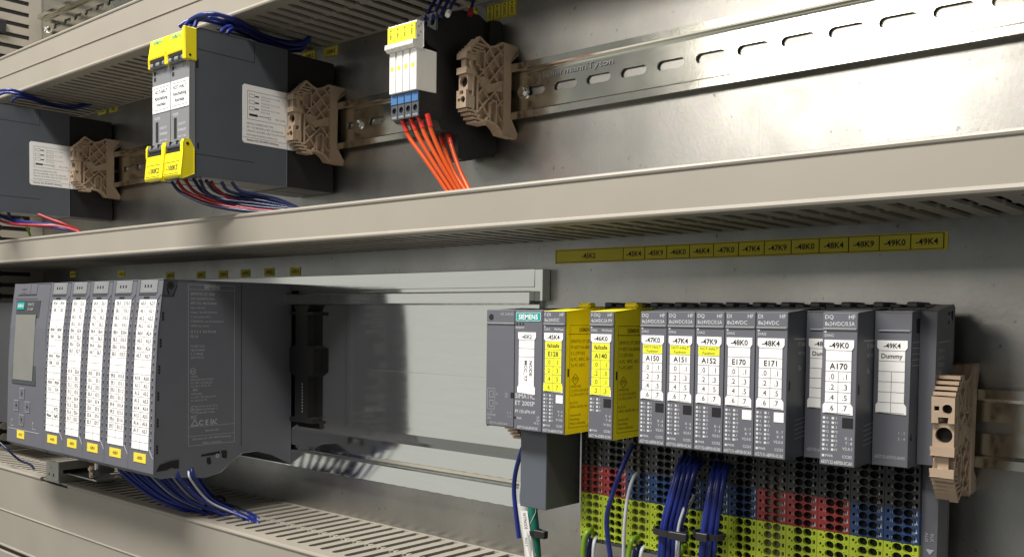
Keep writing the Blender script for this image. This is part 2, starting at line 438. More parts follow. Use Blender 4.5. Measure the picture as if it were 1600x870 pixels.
# S7 type aluminium mounting rail
t = thing('profile_rail', 'polished aluminium profile rail behind the large controller', 'rail', (-430, 0, -50))
prof = [(-0.3, 27), (-8, 27), (-8, 15.8), (-4.5, 15.8), (-4.5, 13.2), (-12.6, 13.2), (-13.2, 12.6), (-13.2, 5.6), (-12.6, 5.0), (-11.6, 5.0), (-11.6, 7.0), (-3.2, 7.0),
        (-3.2, -83), (-4.2, -87.5), (-7.0, -92), (-8.2, -94.2), (-8.2, -107), (-6.2, -107.6), (-5.8, -110.2), (-8.0, -111.2), (-8.4, -112.2), (-8.2, -124.6), (-0.3, -124.6)]
mb = MB(); mb.prism([p for p in prof], 'x', -798, -68.5); mb.part('profile', 'aluminium', t, bv=0.3)
mb = MB(); mb.box(-68.4, -62, -7.9, -0.3, 7.2, 26.9, 0.2); mb.part('end_piece', 'aluminium', t)
mb = MB(); mb.box(-500, -62, -3.35, -3.0, -43.4, -43.0); mb.part('score_line', 'screw_steel', t)

# ================================================================== markers stuck on the plate
cells = [-57.3, -7.0, 8.0, 22.7, 37.5, 52.5, 67.5, 82.4, 97.4, 112.3, 127.4, 142.5, 157.3, 172.2]
names = ['-45K2', '-45K4', '-45K9', '-46K0', '-46K4', '-47K0', '-47K4', '-47K9', '-48K0', '-48K4', '-48K9', '-49K0', '-49K4']
t = thing('marker_strip', 'long yellow marker strip with thirteen codes under the middle duct', 'label', (57, 0, 34))
mb = MB(); mb.box(-58.2, 173.9, -0.45, -0.05, 30.3, 38.9); mb.part('backing', 'marker_olive', t)
pr = MB(); ln = MB()
for i, s in enumerate(names):
    a, b = cells[i], cells[i+1]
    mb = MB(); mb.box(a+0.25, b-0.25, -0.75, -0.45, 31.1, 38.1); mb.part('marker', 'marker_olive', t)
    pr.text(s, ((a+b)/2, -0.82, 33.1), 2.9, bold=True, wmax=11.5)
    for q in (a, b-0.0): ln.box(q-0.12, q+0.12, -0.8, -0.44, 31.0, 38.2)
for z in (31.0, 38.2): ln.box(-57.3, 172.2, -0.81, -0.44, z-0.12, z+0.12)
ln.part('cell_border', 'ink', t); pr.part('lettering', 'ink', t)
small = [(-727, 38, '-41K0'), (-618, 36, '-41K2'), (-523, 32.5, '-41K8'), (-469, 32, '-42K0'), (-432.5, 31.8, '-42K4'), (-398, 31.9, '-42K9'), (-363, 32.2, '-43K0'), (-327, 31.9, '-43K4')]
where = ['first of the row by the upright duct', 'second of the row above the controller display', 'third of the row above the grey modules', 'fourth of the row above the grey modules', 'fifth of the row above the grey modules',
         'sixth of the row above the grey modules', 'seventh of the row behind the last grey module', 'nearest the bare rail, last of its row']
def tag(x, z, s, label, w=13.5, h=6.6, group=None):
    t = thing('plate_marker', label, 'label', (x, 0, z), group)
    mb = MB(); mb.box(x-w/2, x+w/2, -0.5, -0.05, z-h/2, z+h/2); mb.part('sticker', 'marker_olive', t)
    mb = MB(); mb.text(s, (x, -0.56, z-h*.2), h*.42, bold=True, wmax=w*.85); mb.part('lettering', 'ink', t)
for (x, z, s), w in zip(small, where): tag(x, z, s, 'small yellow code sticker on the plate, '+w, group='yellow stickers above the large controller')
tag(-310.4, 201, '-100K2', 'small yellow sticker under the ridged duct, farther of the pair behind the safety relays', 17, 7)
tag(-283, 200, '-100K5', 'small yellow sticker under the ridged duct, nearer of the pair behind the safety relays', 17, 7)
tag(-658, 204, '-99K2', 'small yellow sticker behind the cut off safety relay, farther of its pair', 17, 6)
tag(-634, 203, '-99K5', 'small yellow sticker behind the cut off safety relay, nearer of its pair', 17, 6)
t = thing('marker_strip', 'short yellow strip of four upright codes above the slim relays', 'label', (-106, 0, 196))
for i, s in enumerate(('K120C', 'K140C', 'K200C', 'K145C')):
    a = -119+6.4*i
    mb = MB(); mb.box(a, a+6.3, -0.5, -0.05, 190.4, 201); mb.part('marker', 'marker_olive', t)
    mb = MB(); mb.text(s, (a+2.1, -0.56, 195.7), 2.0, u=(0,0,-1), v=(1,0,0), bold=True); mb.part('lettering', 'ink', t)
    mb = MB()
    for q in (a+0.2, a+6.1): mb.box(q-0.1, q+0.1, -0.57, -0.49, 190.8, 200.6)
    for z in (190.8, 200.6): mb.box(a+0.2, a+6.1, -0.58, -0.49, z-0.1, z+0.1)
    mb.part('cell_border', 'ink', t)

# ================================================================== brown end clamps
OUT = [(-30.0, 27.5), (-25.2, 25.1), (-20.8, 23.6), (-15, 25.4), (-9.0, 28.7), (5.2, 28.7), (5.2, 24.8), (-1.6, 19.0), (-1.7, -16.5), (5.2, -26.4), (4.4, -28.6), (-8.6, -28.2), (-11.5, -25), (-15.0, -22.9),
       (-22.5, -21.6), (-28.0, -23.7), (-37.6, -15.3), (-35.5, -7.5), (-35.4, 5.0), (-37.4, 10), (-37.6, 19.0)]
def inside(p, poly):
    r = False; n = len(poly)
    for i in range(n):
        (x1, y1), (x2, y2) = poly[i], poly[(i+1) % n]
        if (y1 > p[1]) != (y2 > p[1]) and p[0] < (x2-x1)*(p[1]-y1)/(y2-y1)+x1: r = not r
    return r
POCKET = [((-32.9, 18.1), (-25.7, 20.1)), ((-32.9, 18.1), (-32.6, 10.6)), ((-32.6, 10.6), (-29.5, 10.4)), ((-29.5, 10.4), (-29.4, 8.4)), ((-29.4, 8.4), (-25.5, 8.6)), ((-25.6, 20.1), (-25.5, 8.6)),
          ((-20.4, -10.4), (-18.4, -10.2)), ((-18.3, -8.6), (-14.2, -8.6)), ((-18.3, -8.6), (-18.3, -10.4)), ((-14.2, -8.6), (-14.4, -21.8)), ((-20.4, -10.4), (-19.9, -21.6)), ((-36.4, 17), (-36.3, 9.8)), ((-36.3, 9.8), (-31.2, 3)), ((-31.2, 3), (-31.2, -18))]
RIBS = list(POCKET)
for sg, cs in ((1, (43, 34, 23.5, 13, 2)), (-1, (12, 1.5, -9, -19, -29, -40))):
    for c in cs:
        run = []
        for i in range(120):
            y = -31.2+22.5*i/119; z = sg*y+c
            okp = inside((y, z), OUT) and not (-33 < y < -25.6 and 8.4 < z < 20) and not (-20.4 < y < -14.2 and -21.8 < z < -8.6)
            if okp: run.append((y, z))
            if (not okp or i == 119) and run:
                if len(run) > 8: RIBS.append((run[0], run[-1]))
                run = []
def end_clamp(label, xr, zc, flip=False, group='brown end clamps on the rails', thick=8.2, yo=-5.5):
    t = thing('end_clamp', label, 'end clamp', (xr-thick/2, -0.3, zc), group)
    s = -1 if flip else 1
    A = lambda p: (min(p[0]+yo, -0.25), zc+s*p[1])
    mb = MB(); mb.prism([A(p) for p in OUT], 'x', xr-thick, xr-3.4); mb.part('web', 'clamp_brown', t)
    mb = MB()
    n = len(OUT)
    for i in range(n):
        mb.bar(A(OUT[i]), A(OUT[(i+1) % n]), 1.3, xr-3.5, xr-0.02-0.012*(i % 5))
    mb.part('rim', 'clamp_brown', t)
    mb = MB()
    for i, (a, b) in enumerate(RIBS): mb.bar(A(a), A(b), 0.95, xr-3.5, xr-0.15-0.011*i)
    mb.part('rib_lattice', 'clamp_brown', t)
    mb = MB()
    mb.prism([A(p) for p in ((-9.0, 28.5), (4.9, 28.4), (-1.8, 19.0), (-1.9, -16.5), (4.9, -26.4), (4.0, -28.4), (-8.6, -28.0))], 'x', xr-3.5, xr+0.06)
    mb.part('foot', 'clamp_brown', t, bv=0.4)
    mb = MB(); mb.prism([A(p) for p in ((-30.5, 3), (-26, 5), (-20, 1), (-9, 5.5), (-9, -1.5), (-16, -2.5), (-22, -5), (-27, -1))], 'x', xr-3.5, xr-0.5); mb.part('boss', 'clamp_brown', t)
    # screw block, screw housing and hook block on the front
    mb = MB(); x0 = xr-thick; f = -41.8+yo
    z = lambda q: zc+s*q
    mb.prism([(x0, z(-16.8)), (xr, z(-16.8)), (xr, z(-6.2)), (xr-2.4, z(-6.2)), (xr-2.4, z(-8.6)), (x0+2.6, z(-8.6)), (x0+2.6, z(-6.2)), (x0, z(-6.2))], 'y', f, f+2.2,
             [circle(xr-2.9, z(-12), 1.95), [(x0+1.0, z(-12.9)), (x0+2.9, z(-12.9)), (x0+2.9, z(-11.1)), (x0+1.0, z(-11.1))]])
    mb.box(x0+0.05, xr-0.05, f+2.6, -34+yo, z(-16.6), z(-8.8), 0.3)
    mb.part('screw_block', 'clamp_brown', t, bv=0.25)
    mb = MB()
    mb.prism([(x0+0.3, z(-6)), (xr-0.3, z(-6)), (xr-0.3, z(4.2)), (x0+0.3, z(4.2))], 'y', f+1.6, f+4.2, [circle((x0+xr)/2+0.2, z(-1.0), 3.3, 18)])
    mb.box(x0+0.4, xr-0.4, f+4.6, -34+yo, z(-6.1), z(4.1), 0.3)
    mb.part('screw_housing', 'clamp_brown', t, bv=0.25)
    mb = MB(); mb.cyl(((x0+xr)/2, f+4.25, z(-1)), 'y', 3.6, 0.3); mb.box(x0+0.7, x0+3.1, f+2.3, f+2.5, z(-13.1), z(-10.9)); mb.cyl((xr-2.9, f+2.3, z(-12)), 'y', 2.1, 0.2)
    mb.part('hole_floor', 'black_hole', t)
    mb = MB()
    mb.prism([(x0, z(3.8)), (xr, z(3.8)), (xr, z(7.2)), (x0, z(7.2))], 'y', f, f+8)
    mb.prism([(x0+2.4, z(7.3)), (xr-2.4, z(7.3)), (xr-2.4, z(12.8)), (x0+2.4, z(12.8))], 'y', f+1.6, f+8)
    mb.prism([(x0, z(12.9)), (xr, z(12.9)), (xr, z(16)), (x0, z(16))], 'y', f, f+8)
    mb.part('hook_block', 'clamp_brown', t, bv=0.3)
    for base, sg in ((17.2, 1), (-18.0, -1)):
        for i in range(4):
            zz = base+sg*2.1*i; y0 = f+1.2+2.4*i
            mb = MB(); mb.prism([(x0+0.2+0.25*(i % 2), z(zz-0.62)), (xr-0.15, z(zz-0.62)), (xr-0.15, z(zz+0.62)), (x0+0.2, z(zz+0.62))], 'y', y0, y0+9); mb.part('rib', 'clamp_brown', t, bv=0.15)
    t.rotation_euler = (math.radians(random.uniform(-.7, .7)), 0, math.radians(random.uniform(-1, .6)))
    return t
end_clamp('brown lattice end clamp beside the cut off safety relay', -620, 140.2)
end_clamp('brown lattice end clamp against the pair of safety relays', -266, 140.2)
end_clamp('brown lattice end clamp against the slim black relays', -91, 140.2)
tc = end_clamp('tan end clamp seen from its front, closing the small module row', 189.2, -50.6, flip=True, thick=8.8)
tc.scale = (1, 1.26, 1); tc.rotation_euler = (0, 0, math.radians(6.5))
end_clamp('brown end clamp peeping out below the interface module', -50, -50.6)

# ================================================================== safety relays
def safety_relay(label, x0, x1, code, side_label, group):
    t = thing('safety_relay', label, 'safety relay', ((x0+x1)/2, -60, 90), group)
    mb = MB(); mb.prism([(-46, 189.5), (-116.5, 189.5), (-120.3, 187.5), (-120.3, 92), (-117, 90), (-46, 90)], 'x', x0+0.15, x1-0.15)
    h = mb.part('housing', 'safety_grey', t, bv=0.5)
    mb = MB(); mb.box(x0+0.3, x1-0.35, -45.95, -2.6, 90.6, 188.8, 0.4); mb.part('rear_housing', 'black_plastic', t)
    mb = MB()
    for z in (174.8, 104.5): mb.box(x1-0.3, x1-0.12, -120, -73.5, z-0.22, z+0.22)
    mb.box(x1-0.3, x1-0.12, -73.9, -73.5, 175, 189)
    mb.box(x1-0.3, x1-0.115, -118.5, -117.2, 108, 112); mb.box(x1-0.3, x1-0.115, -119.5, -117.5, 162, 168)
    mb.part('seam', 'black_hole', h)
    mb = MB(); mb.prism([(-120.2, 171.5), (-123.6, 171), (-124.2, 169), (-124.2, 109), (-120.2, 107)], 'x', x0+0.2, x1-0.2)
    f = mb.part('front_panel', 'front_grey', t, bv=0.3)
    mb = MB()
    for z in (162.6, 158.6): mb.box(x0+2, x0+4.6, -124.35, -124.1, z, z+2.6)
    mb.box(x0+4.5, x0+7.8, -124.4, -124.1, 116, 130); mb.part('indicator_window', 'black_hole', f)
    mb = MB(); y = -124.3
    mb.text('POWER', (x0+7, y, 163.4), 1.8, al='l'); mb.text('3SK1', (x0+15, y, 168.2), 1.6, al='l')
    mb.text('MODE', (x0+3, y, 131.5), 1.8, al='l'); mb.text('CASC/ST', (x0+10, y, 124.5), 1.7, al='l', wmax=11); mb.text('ENABLED', (x0+10, y, 120.5), 1.7, al='l', wmax=11)
    mb.text('MULTI 24V', (x0+10, y, 116), 1.5, al='l', wmax=11); mb.text('RESET', (x0+3, y, 111.5), 1.6, al='l'); mb.part('lettering', 'print_white', f)
    mb = MB(); mb.box(x0+0.6, x1-0.6, -124.6, -124.2, 136.2, 155); p = mb.part('paper_label', 'paper', f)
    mb = MB(); a, b, c, d = x0+2, x1-2, 138, 153.4
    for q in ((a, b, c, c+.3), (a, b, d-.3, d), (a, a+.3, c, d), (b-.3, b, c, d)): mb.box(q[0], q[1], -124.68, -124.55, q[2], q[3])
    for i, s in enumerate(('NOT-HALT', 'Abschaltung', 'Antriebe')): mb.text(s, ((a+b)/2, -124.68, 149.2-4.3*i), 2.5, bold=True, wmax=(b-a)*(.96 if i == 1 else .84))
    mb.part('lettering', 'ink', p)
    # yellow flaps
    xa, xb = x0+0.25, x1-0.25
    mb = MB(); mb.prism([(-124.4, 172.5), (-127.2, 172.8), (-127.6, 174), (-125.6, 186), (-123.6, 187.6), (-120.6, 187.6), (-120.4, 173)], 'x', xa, xb)
    (mb.box(xb-2.6, xb+0.6, -128.2, -118.5, 166.2, 188.4, 0.8) if side_label else mb.box(xb-1.6, xb+0.1, -128.2, -122, 166.5, 176, 0.6)); mb.box(xa-0.2, xa+1.6, -128, -121, 166.5, 173.5, 0.6)
    fl = mb.part('upper_flap', 'yellow_plastic', t, bv=0.4)
    mb = MB(); mb.text('SIEMENS', ((xa+xb)/2-1, -126.75, 183.0), 2.6, v=(0, .165, .986), wmax=14, bold=True); mb.part('lettering', 'teal', fl)
    mb = MB(); mb.box(xa+2, xb-4, -127, -124.3, 170.6, 172.4); mb.cyl((xb+0.45, -124, 169.6), 'x', 0.9, 0.3); mb.part('hinge_gap', 'black_hole', fl)
    mb = MB(); mb.cyl((xa+1.7, -125.2, 168.6), 'x', 2.2, xb-xa-5.2, 16); hb = mb.part('hinge_bar', 'front_grey', t)
    mb = MB()
    for q in (0.26, 0.62): mb.box(xa+(xb-xa)*q, xa+(xb-xa)*q+3.2, -127.5, -125.5, 167.6, 170)
    mb.part('hinge_slot', 'black_hole', hb)
    mb = MB(); mb.cyl((xa+1.4, -126.2, 110.2), 'x', 2.6, xb-xa-4.4, 16); hb = mb.part('hinge_bar', 'device_grey', t)
    mb = MB()
    for q in (0.25, 0.62): mb.box(xa+(xb-xa)*q, xa+(xb-xa)*q+1.6, -129, -126.5, 110.6, 113)
    mb.part('hinge_slot', 'black_hole', hb)
    mb = MB(); mb.prism([(-122, 107), (-127.3, 106.6), (-128.6, 105.2), (-130.2, 90.2), (-129.4, 88.6), (-126, 88.6), (-121.5, 92)], 'x', xa, xb)
    mb.prism([(-121, 108), (-124, 113.2), (-128, 113.4), (-129.4, 111), (-129.4, 105), (-131.2, 89.2), (-129.4, 87.2), (-121, 91)], 'x', xb-2.4, xb+0.5)
    mb.prism([(-124, 107), (-124, 113), (-128, 113.2), (-129.2, 111), (-129, 105)], 'x', xa-0.3, xa+1.4)
    fl = mb.part('lower_flap', 'yellow_plastic', t, bv=0.4)
    mb = MB(); mb.box(xa+1.5, xb-3, -128.6, -126, 105.6, 107.4); mb.cyl((xb+0.3, -125.8, 110.4), 'x', 1.1, 0.4); mb.part('hinge_gap', 'black_hole', fl)
    yy = lambda z: -128.68-(105.2-z)*0.1067
    mb = MB(); cx = (xa+xb)/2-1.0
    k = (0, 0.106, 0.994)
    a, b, c, d = xa+1.2, xb-3.0, 90.8, 99.2
    for q in ((a, b, c, c+.4), (a, b, d-.4, d)): mb.quad((q[0], yy(q[2]), q[2]), (q[1], yy(q[2]), q[2]), (q[1], yy(q[3]), q[3]), (q[0], yy(q[3]), q[3]))
    for q in ((a, a+.4), (b-.4, b)): mb.quad((q[0], yy(c), c), (q[1], yy(c), c), (q[1], yy(d), d), (q[0], yy(d), d))
    mb.text(code, (cx, yy(93.2)-.05, 93.2), 3.6, v=k, bold=True, wmax=15.5); mb.part('lettering', 'ink', fl)
    if side_label:
        mb = MB(); r = 1.5; y0, y1, z0, z1 = -83.5, -30, 117.6, 158.6
        mb.prism([(y0+r, z0), (y1, z0), (y1, z1), (y0+r, z1), (y0, z1-r), (y0, z0+r)], 'x', x1-0.13, x1+0.02); sl = mb.part('rating_label', 'paper', t)
        X = x1+0.06; mb = MB()
        def rect(a, b, c, d, w=0.22):
            for q in ((a, b, c, c+w), (a, b, d-w, d), (a, a+w, c, d), (b-w, b, c, d)): mb.quad((X, q[0], q[2]), (X, q[1], q[2]), (X, q[1], q[3]), (X, q[0], q[3]))
        rect(-79.5, -34, 134.5, 154.5)
        for i, z in enumerate((150, 145.5, 141.2)):
            rect(-78, -73.5, z, z+2.4)
            mb.quad((X, -73.2, z+.7), (X, -70, z+.7), (X, -70, z+1.7), (X, -73.2, z+1.7))
            mb.text('0.5-2.5 mm / 2 x 1.5 mm', (X, -68, z+1.2), 1.1, al='l', **RX); mb.text('0.5-1.5 mm', (X, -68, z-0.8), 1.1, al='l', **RX)
        mb.quad((X, -78, 137), (X, -71, 137), (X, -71, 138.6), (X, -78, 138.6)); mb.quad((X, -70, 137.6), (X, -62, 137.6), (X, -62, 138), (X, -70, 138))
        mb.text('0.8-1.2 Nm', (X, -56, 137), 1.3, al='l', **RX); rect(-62, -60, 136.6, 138.6)
        for i, s in enumerate(('DEVICE CONNECTOR TYPE', 'SET 1/2/3 SENSOR or SET 1/2/3 DEVICES', 'UPDATE 1/2/3 MAN. ONLY IN OFF STATE', 'http://support.industry.siemens.com')):
            mb.text(s, (X, -80, 131-2.6*i), 1.25, al='l', wmax=44, **RX)
        mb.quad((X, -83, 121.6), (X, -34, 121.6), (X, -34, 121.8), (X, -83, 121.8))
        mb.text('Siemens AG, DE-90475 Nürnberg', (X, -80, 119.4), 1.35, al='l', bold=True, **RX)
        mb.part('lettering', 'ink', sl)
    return t
g = 'grey safety relays with yellow flaps'
safety_relay('grey safety relay with yellow flaps marked -100K2, farther of the pair', -324.0, -299.6, '-100K2', False, g)
safety_relay('grey safety relay with yellow flaps marked -100K5 and white side label', -299.4, -275.0, '-100K5', True, g)
safety_relay('grey safety relay cut off by the picture edge, white label on its side', -656.0, -631.6, '-99K5', True, g)

# ================================================================== slim relays
BODY = [(-2.6, 104), (-5, 100.8), (-34, 95), (-38, 96), (-38.5, 110), (-53, 111.2), (-56, 115.8), (-67, 115), (-70.6, 117), (-71, 131.2), (-56.8, 132), (-56.8, 158), (-64.5, 160.2), (-68.2, 163.5), (-68, 171), (-56.2, 169),
        (-56.2, 171.6), (-53, 181), (-48, 183), (-35, 187.5), (-20, 188), (-11, 184.5), (-5, 178), (-2.6, 168)]
codes = ('K140C', 'K145C', 'K120C', 'K200C')
wh = ('farthest of the four', 'second from the far end', 'second from the near end', 'nearest of the four')
for i in range(4):
    x0 = -131.8+6.2*i; x1 = x0+6.05
    t = thing('slim_relay', 'slim black relay socket with white relay and yellow tag, '+wh[i], 'relay', ((x0+x1)/2, -30, 95), 'slim relays clipped side by side')
    mb = MB(); mb.prism(BODY, 'x', x0, x1); b = mb.part('socket', 'black_plastic', t, bv=0.35)
    mb = MB(); mb.prism([(x0+.2, 116.2), (x1-.2, 116.2), (x1-.2, 131), (x0+.2, 131)], 'y', -71.9, -71.05, [circle((x0+x1)/2, 121.6, 1.9)]); fp = mb.part('front_terminal', 'device_dark', t)
    mb = MB(); mb.text('14 A1', ((x0+x1)/2, -71.96, 117), 1.3, wmax=4.6); mb.part('lettering', 'print_white', fp)
    mb = MB(); mb.box(x0+.35, x1-.35, -72.3, -71.9, 125.4, 131); mb.part('blue_tag', 'blue_tag', t)
    mb = MB(); mb.prism([(x0+.15, 170), (x1-.1, 170), (x1-.1, 180.8), (x0+.15, 180.8)], 'y', -58.2, -56.4, [circle((x0+x1)/2, 175.3, 2.0)]); mb.part('upper_terminal', 'device_grey', t)
    mb = MB(); mb.box(x0+.5, x1-.15, -74, -57, 131.6, 157, 0.3); r = mb.part('relay', 'white_plastic', t)
    mb = MB(); mb.cyl(((x0+x1)/2, -74.12, 146.5), 'y', 1.5, 0.15); mb.part('yellow_dot', 'marker_yellow', r)
    mb = MB(); mb.prism([(-70, 156.2), (-75.4, 156.4), (-77.2, 158), (-77, 160.4), (-74.6, 161), (-74, 172.4), (-68.6, 172.4), (-68.4, 158)], 'x', x0, x1+0.1); mb.part('ejector', 'white_plastic', t, bv=0.3)
    mb = MB(); mb.box(x0+.1, x1, -75.2, -74.2, 161.4, 171.2, 0.1); mk = mb.part('marker', 'lime_yellow', t)
    mb = MB(); mb.text(codes[i], ((x0+x1)/2-.8, -75.26, 166.3), 1.7, u=(0,0,-1), v=(1,0,0), bold=True); mb.part('lettering', 'ink', mk)
    if i == 3:
        mb = MB()
        for (yy, zz) in ((-64.5, 162), (-62, 165), (-65, 168), (-63.2, 170.4)): pass
        for (yy, zz) in ((-72.6, 163.5), (-70.8, 166), (-72.4, 169), (-70.6, 170.6)): mb.box(x1+.05, x1+.16, yy-.7, yy+.7, zz-.6, zz+.6)
        mb.part('contact_opening', 'print_side', t)
        mb = MB(); mb.prism([(-12, 186), (-3, 187.5), (-1, 186), (-.6, 170), (-3, 166), (-14, 160)], 'x', x1, x1+2.6); mb.part('end_plate', 'black_plastic', t, bv=0.4)
        mb = MB(); mb.box(x1-2.2, x1-1.2, -23, -20.5, 187.8, 192.5, .2); mb.box(x1-2.2, x1-1.2, -29, -20.6, 190.6, 192.4, .2); mb.part('yellow_lever', 'marker_yellow', t)
        mb = MB()
        for (yy, zz) in ((-60, 125), (-45, 160), (-30, 175), (-48, 118), (-25, 108), (-40, 150)): mb.box(x1+.02, x1+.1, yy-.6, yy+.6, zz-1, zz+1)
        mb.part('latch_opening', 'black_hole', t)

# ================================================================== large controller and its modules
FR = [(20.8, -117.8), (9.4, -119.3), (-17.4, -122.4), (-49.3, -124.2), (-94.8, -125.4), (-118.0, -126.0)]
def yf(z):
    if z >= FR[0][0]: return FR[0][1]
    for (z0, y0), (z1, y1) in zip(FR, FR[1:]):
        if z >= z1: return y0 + (y1-y0)*(z-z0)/(z1-z0)
    return FR[-1][1]
def on_front(p): return (p[0], yf(p[2])+p[1], p[2])         # y counts from the curved front
SIDE = [(y, z) for z, y in FR] + [(-121, -121.5), (-111.7, -121.6), (-85, -124.7), (-71.6, -122.4), (-63.4, -116), (-53.4, -110), (-40.8, -109.6), (-26.1, -113.3), (-8.6, -122.9), (-8.6, 20.8)]
def print_line(mb, s, u, v, h, al='c', **k): mb.text(s, (u, -0.12, v), h, al=al, **k)
def rects(mb, a, b, c, d, w, y=-0.12, x=None):
    for q in ((a, b, c, c+w), (a, b, d-w, d), (a, a+w, c, d), (b-w, b, c, d)):
        if x is None: mb.quad((q[0], y, q[2]), (q[1], y, q[2]), (q[1], y, q[3]), (q[0], y, q[3]))
        else: mb.quad((x, q[0], q[2]), (x, q[1], q[2]), (x, q[1], q[3]), (x, q[0], q[3]))
def shell(t, x0, x1):
    mb = MB(); mb.prism(SIDE, 'x', x0+0.25, x1-0.25); return mb.part('housing', 'device_grey', t, bv=0.5)
def code_tag(t, xa, xb, zt, zb, s):
    mb = MB(on_front); mb.box(xa, xb, -0.35, 0.1, zb, zt); k = mb.part('code_tag', 'marker_yellow', t)
    mb = MB(on_front); mb.text(s, ((xa+xb)/2, -0.42, (zt+zb)/2-1.1), 2.3, bold=True, wmax=(xb-xa)*.72); mb.part('lettering', 'ink', k)

# controller with display
x0, x1 = -577.8, -503.9
t = thing('controller', 'grey controller with a small display and arrow keys, first of the large modules', 'controller', ((x0+x1)/2, -60, -122))
h = shell(t, x0, x1)
mb = MB(on_front); mb.box(-567, -543.5, -0.5, 0.2, 11.6, 20.2, .2); mb.box(-542.5, -530, -0.5, 0.2, 11.6, 20.2, .2); mb.part('top_cover', 'device_grey', t)
mb = MB(on_front); mb.box(-570, -531, -0.06, 0.2, 10.4, 11.0); mb.box(-574, -528, -0.06, 0.2, 7.6, 8.0)
for i in range(3): mb.box(-560+3.2*i, -558.4+3.2*i, -0.6, 0.2, 15.4, 16.6)
mb.box(-561, -551, -0.56, 0, 12.8, 13.1); mb.part('cover_gap', 'black_hole', t)
mb = MB(on_front); mb.box(-569, -520.5, -0.7, 0.2, -66, 6.6, .3); d = mb.part('display_frame', 'screen_frame', t)
mb = MB(on_front); mb.box(-566.5, -526, -0.95, -0.6, -62.5, -6, .2); mb.part('display', 'screen', d)
mb = MB(on_front); mb.box(-566, -551.5, -0.9, -0.6, -1.4, 4.8); lg = mb.part('logo_plate', 'teal', d)
mb = MB(on_front); mb.text('SIEMENS', (-558.8, -0.98, .6), 2.5, wmax=12, bold=True); mb.part('lettering', 'print_white', lg)
mb = MB(on_front); mb.text('SIMATIC', (-544, -0.8, 1.8), 2.4, al='l', wmax=14); mb.text('S7-1500', (-544, -0.8, -2.2), 2.4, al='l', wmax=14); mb.part('lettering', 'print_grey', d)
for cx, cz in ((-547, -74), (-558.5, -85), (-535.5, -85), (-547, -97)):
    mb = MB(on_front); mb.box(cx-4.4, cx+4.4, -0.45, 0.2, cz-4.6, cz+4.6, .4); mb.part('key', 'device_grey', t)
mb = MB(on_front)
for cx, cz, dx, dz in ((-547, -74, 0, 1), (-558.5, -85, -1, 0), (-535.5, -85, 1, 0), (-547, -97, 0, -1)):
    rects(mb, cx-4.4, cx+4.4, cz-4.6, cz+4.6, .35, -0.5)
for a in (-570, -525): mb.quad((a, -.12, -103.4), (a+7, -.12, -103.4), (a+7, -.12, -103), (a, -.12, -103)); mb.quad((a, -.12, -103), (a+.35, -.12, -103), (a+.35, -.12, -97), (a, -.12, -97))
mb.text('ESC', (-566, -.12, -99), 1.8); mb.text('OK', (-524, -.12, -99), 1.8)
mb.part('key_outline', 'print_side', t)
mb = MB(on_front)
for cx, cz, dx, dz in ((-547, -74, 0, 1), (-558.5, -85, -1, 0), (-535.5, -85, 1, 0), (-547, -97, 0, -1)):
    mb.add([(cx+dx*2.4, -.5, cz+dz*2.4), (cx-dx*1.4+dz*1.6, -.5, cz-dz*1.4+dx*1.6), (cx-dx*1.4-dz*1.6, -.5, cz-dz*1.4-dx*1.6)], [(0, 1, 2)])
mb.part('key_arrow', 'black_hole', t)
mb = MB(on_front); mb.box(-574.5, -511, -0.25, 0.1, -106.1, -105.7); mb.part('lower_edge', 'print_grey', t)
code_tag(t, -556, -541, -106.4, -113.2, '-41K2')

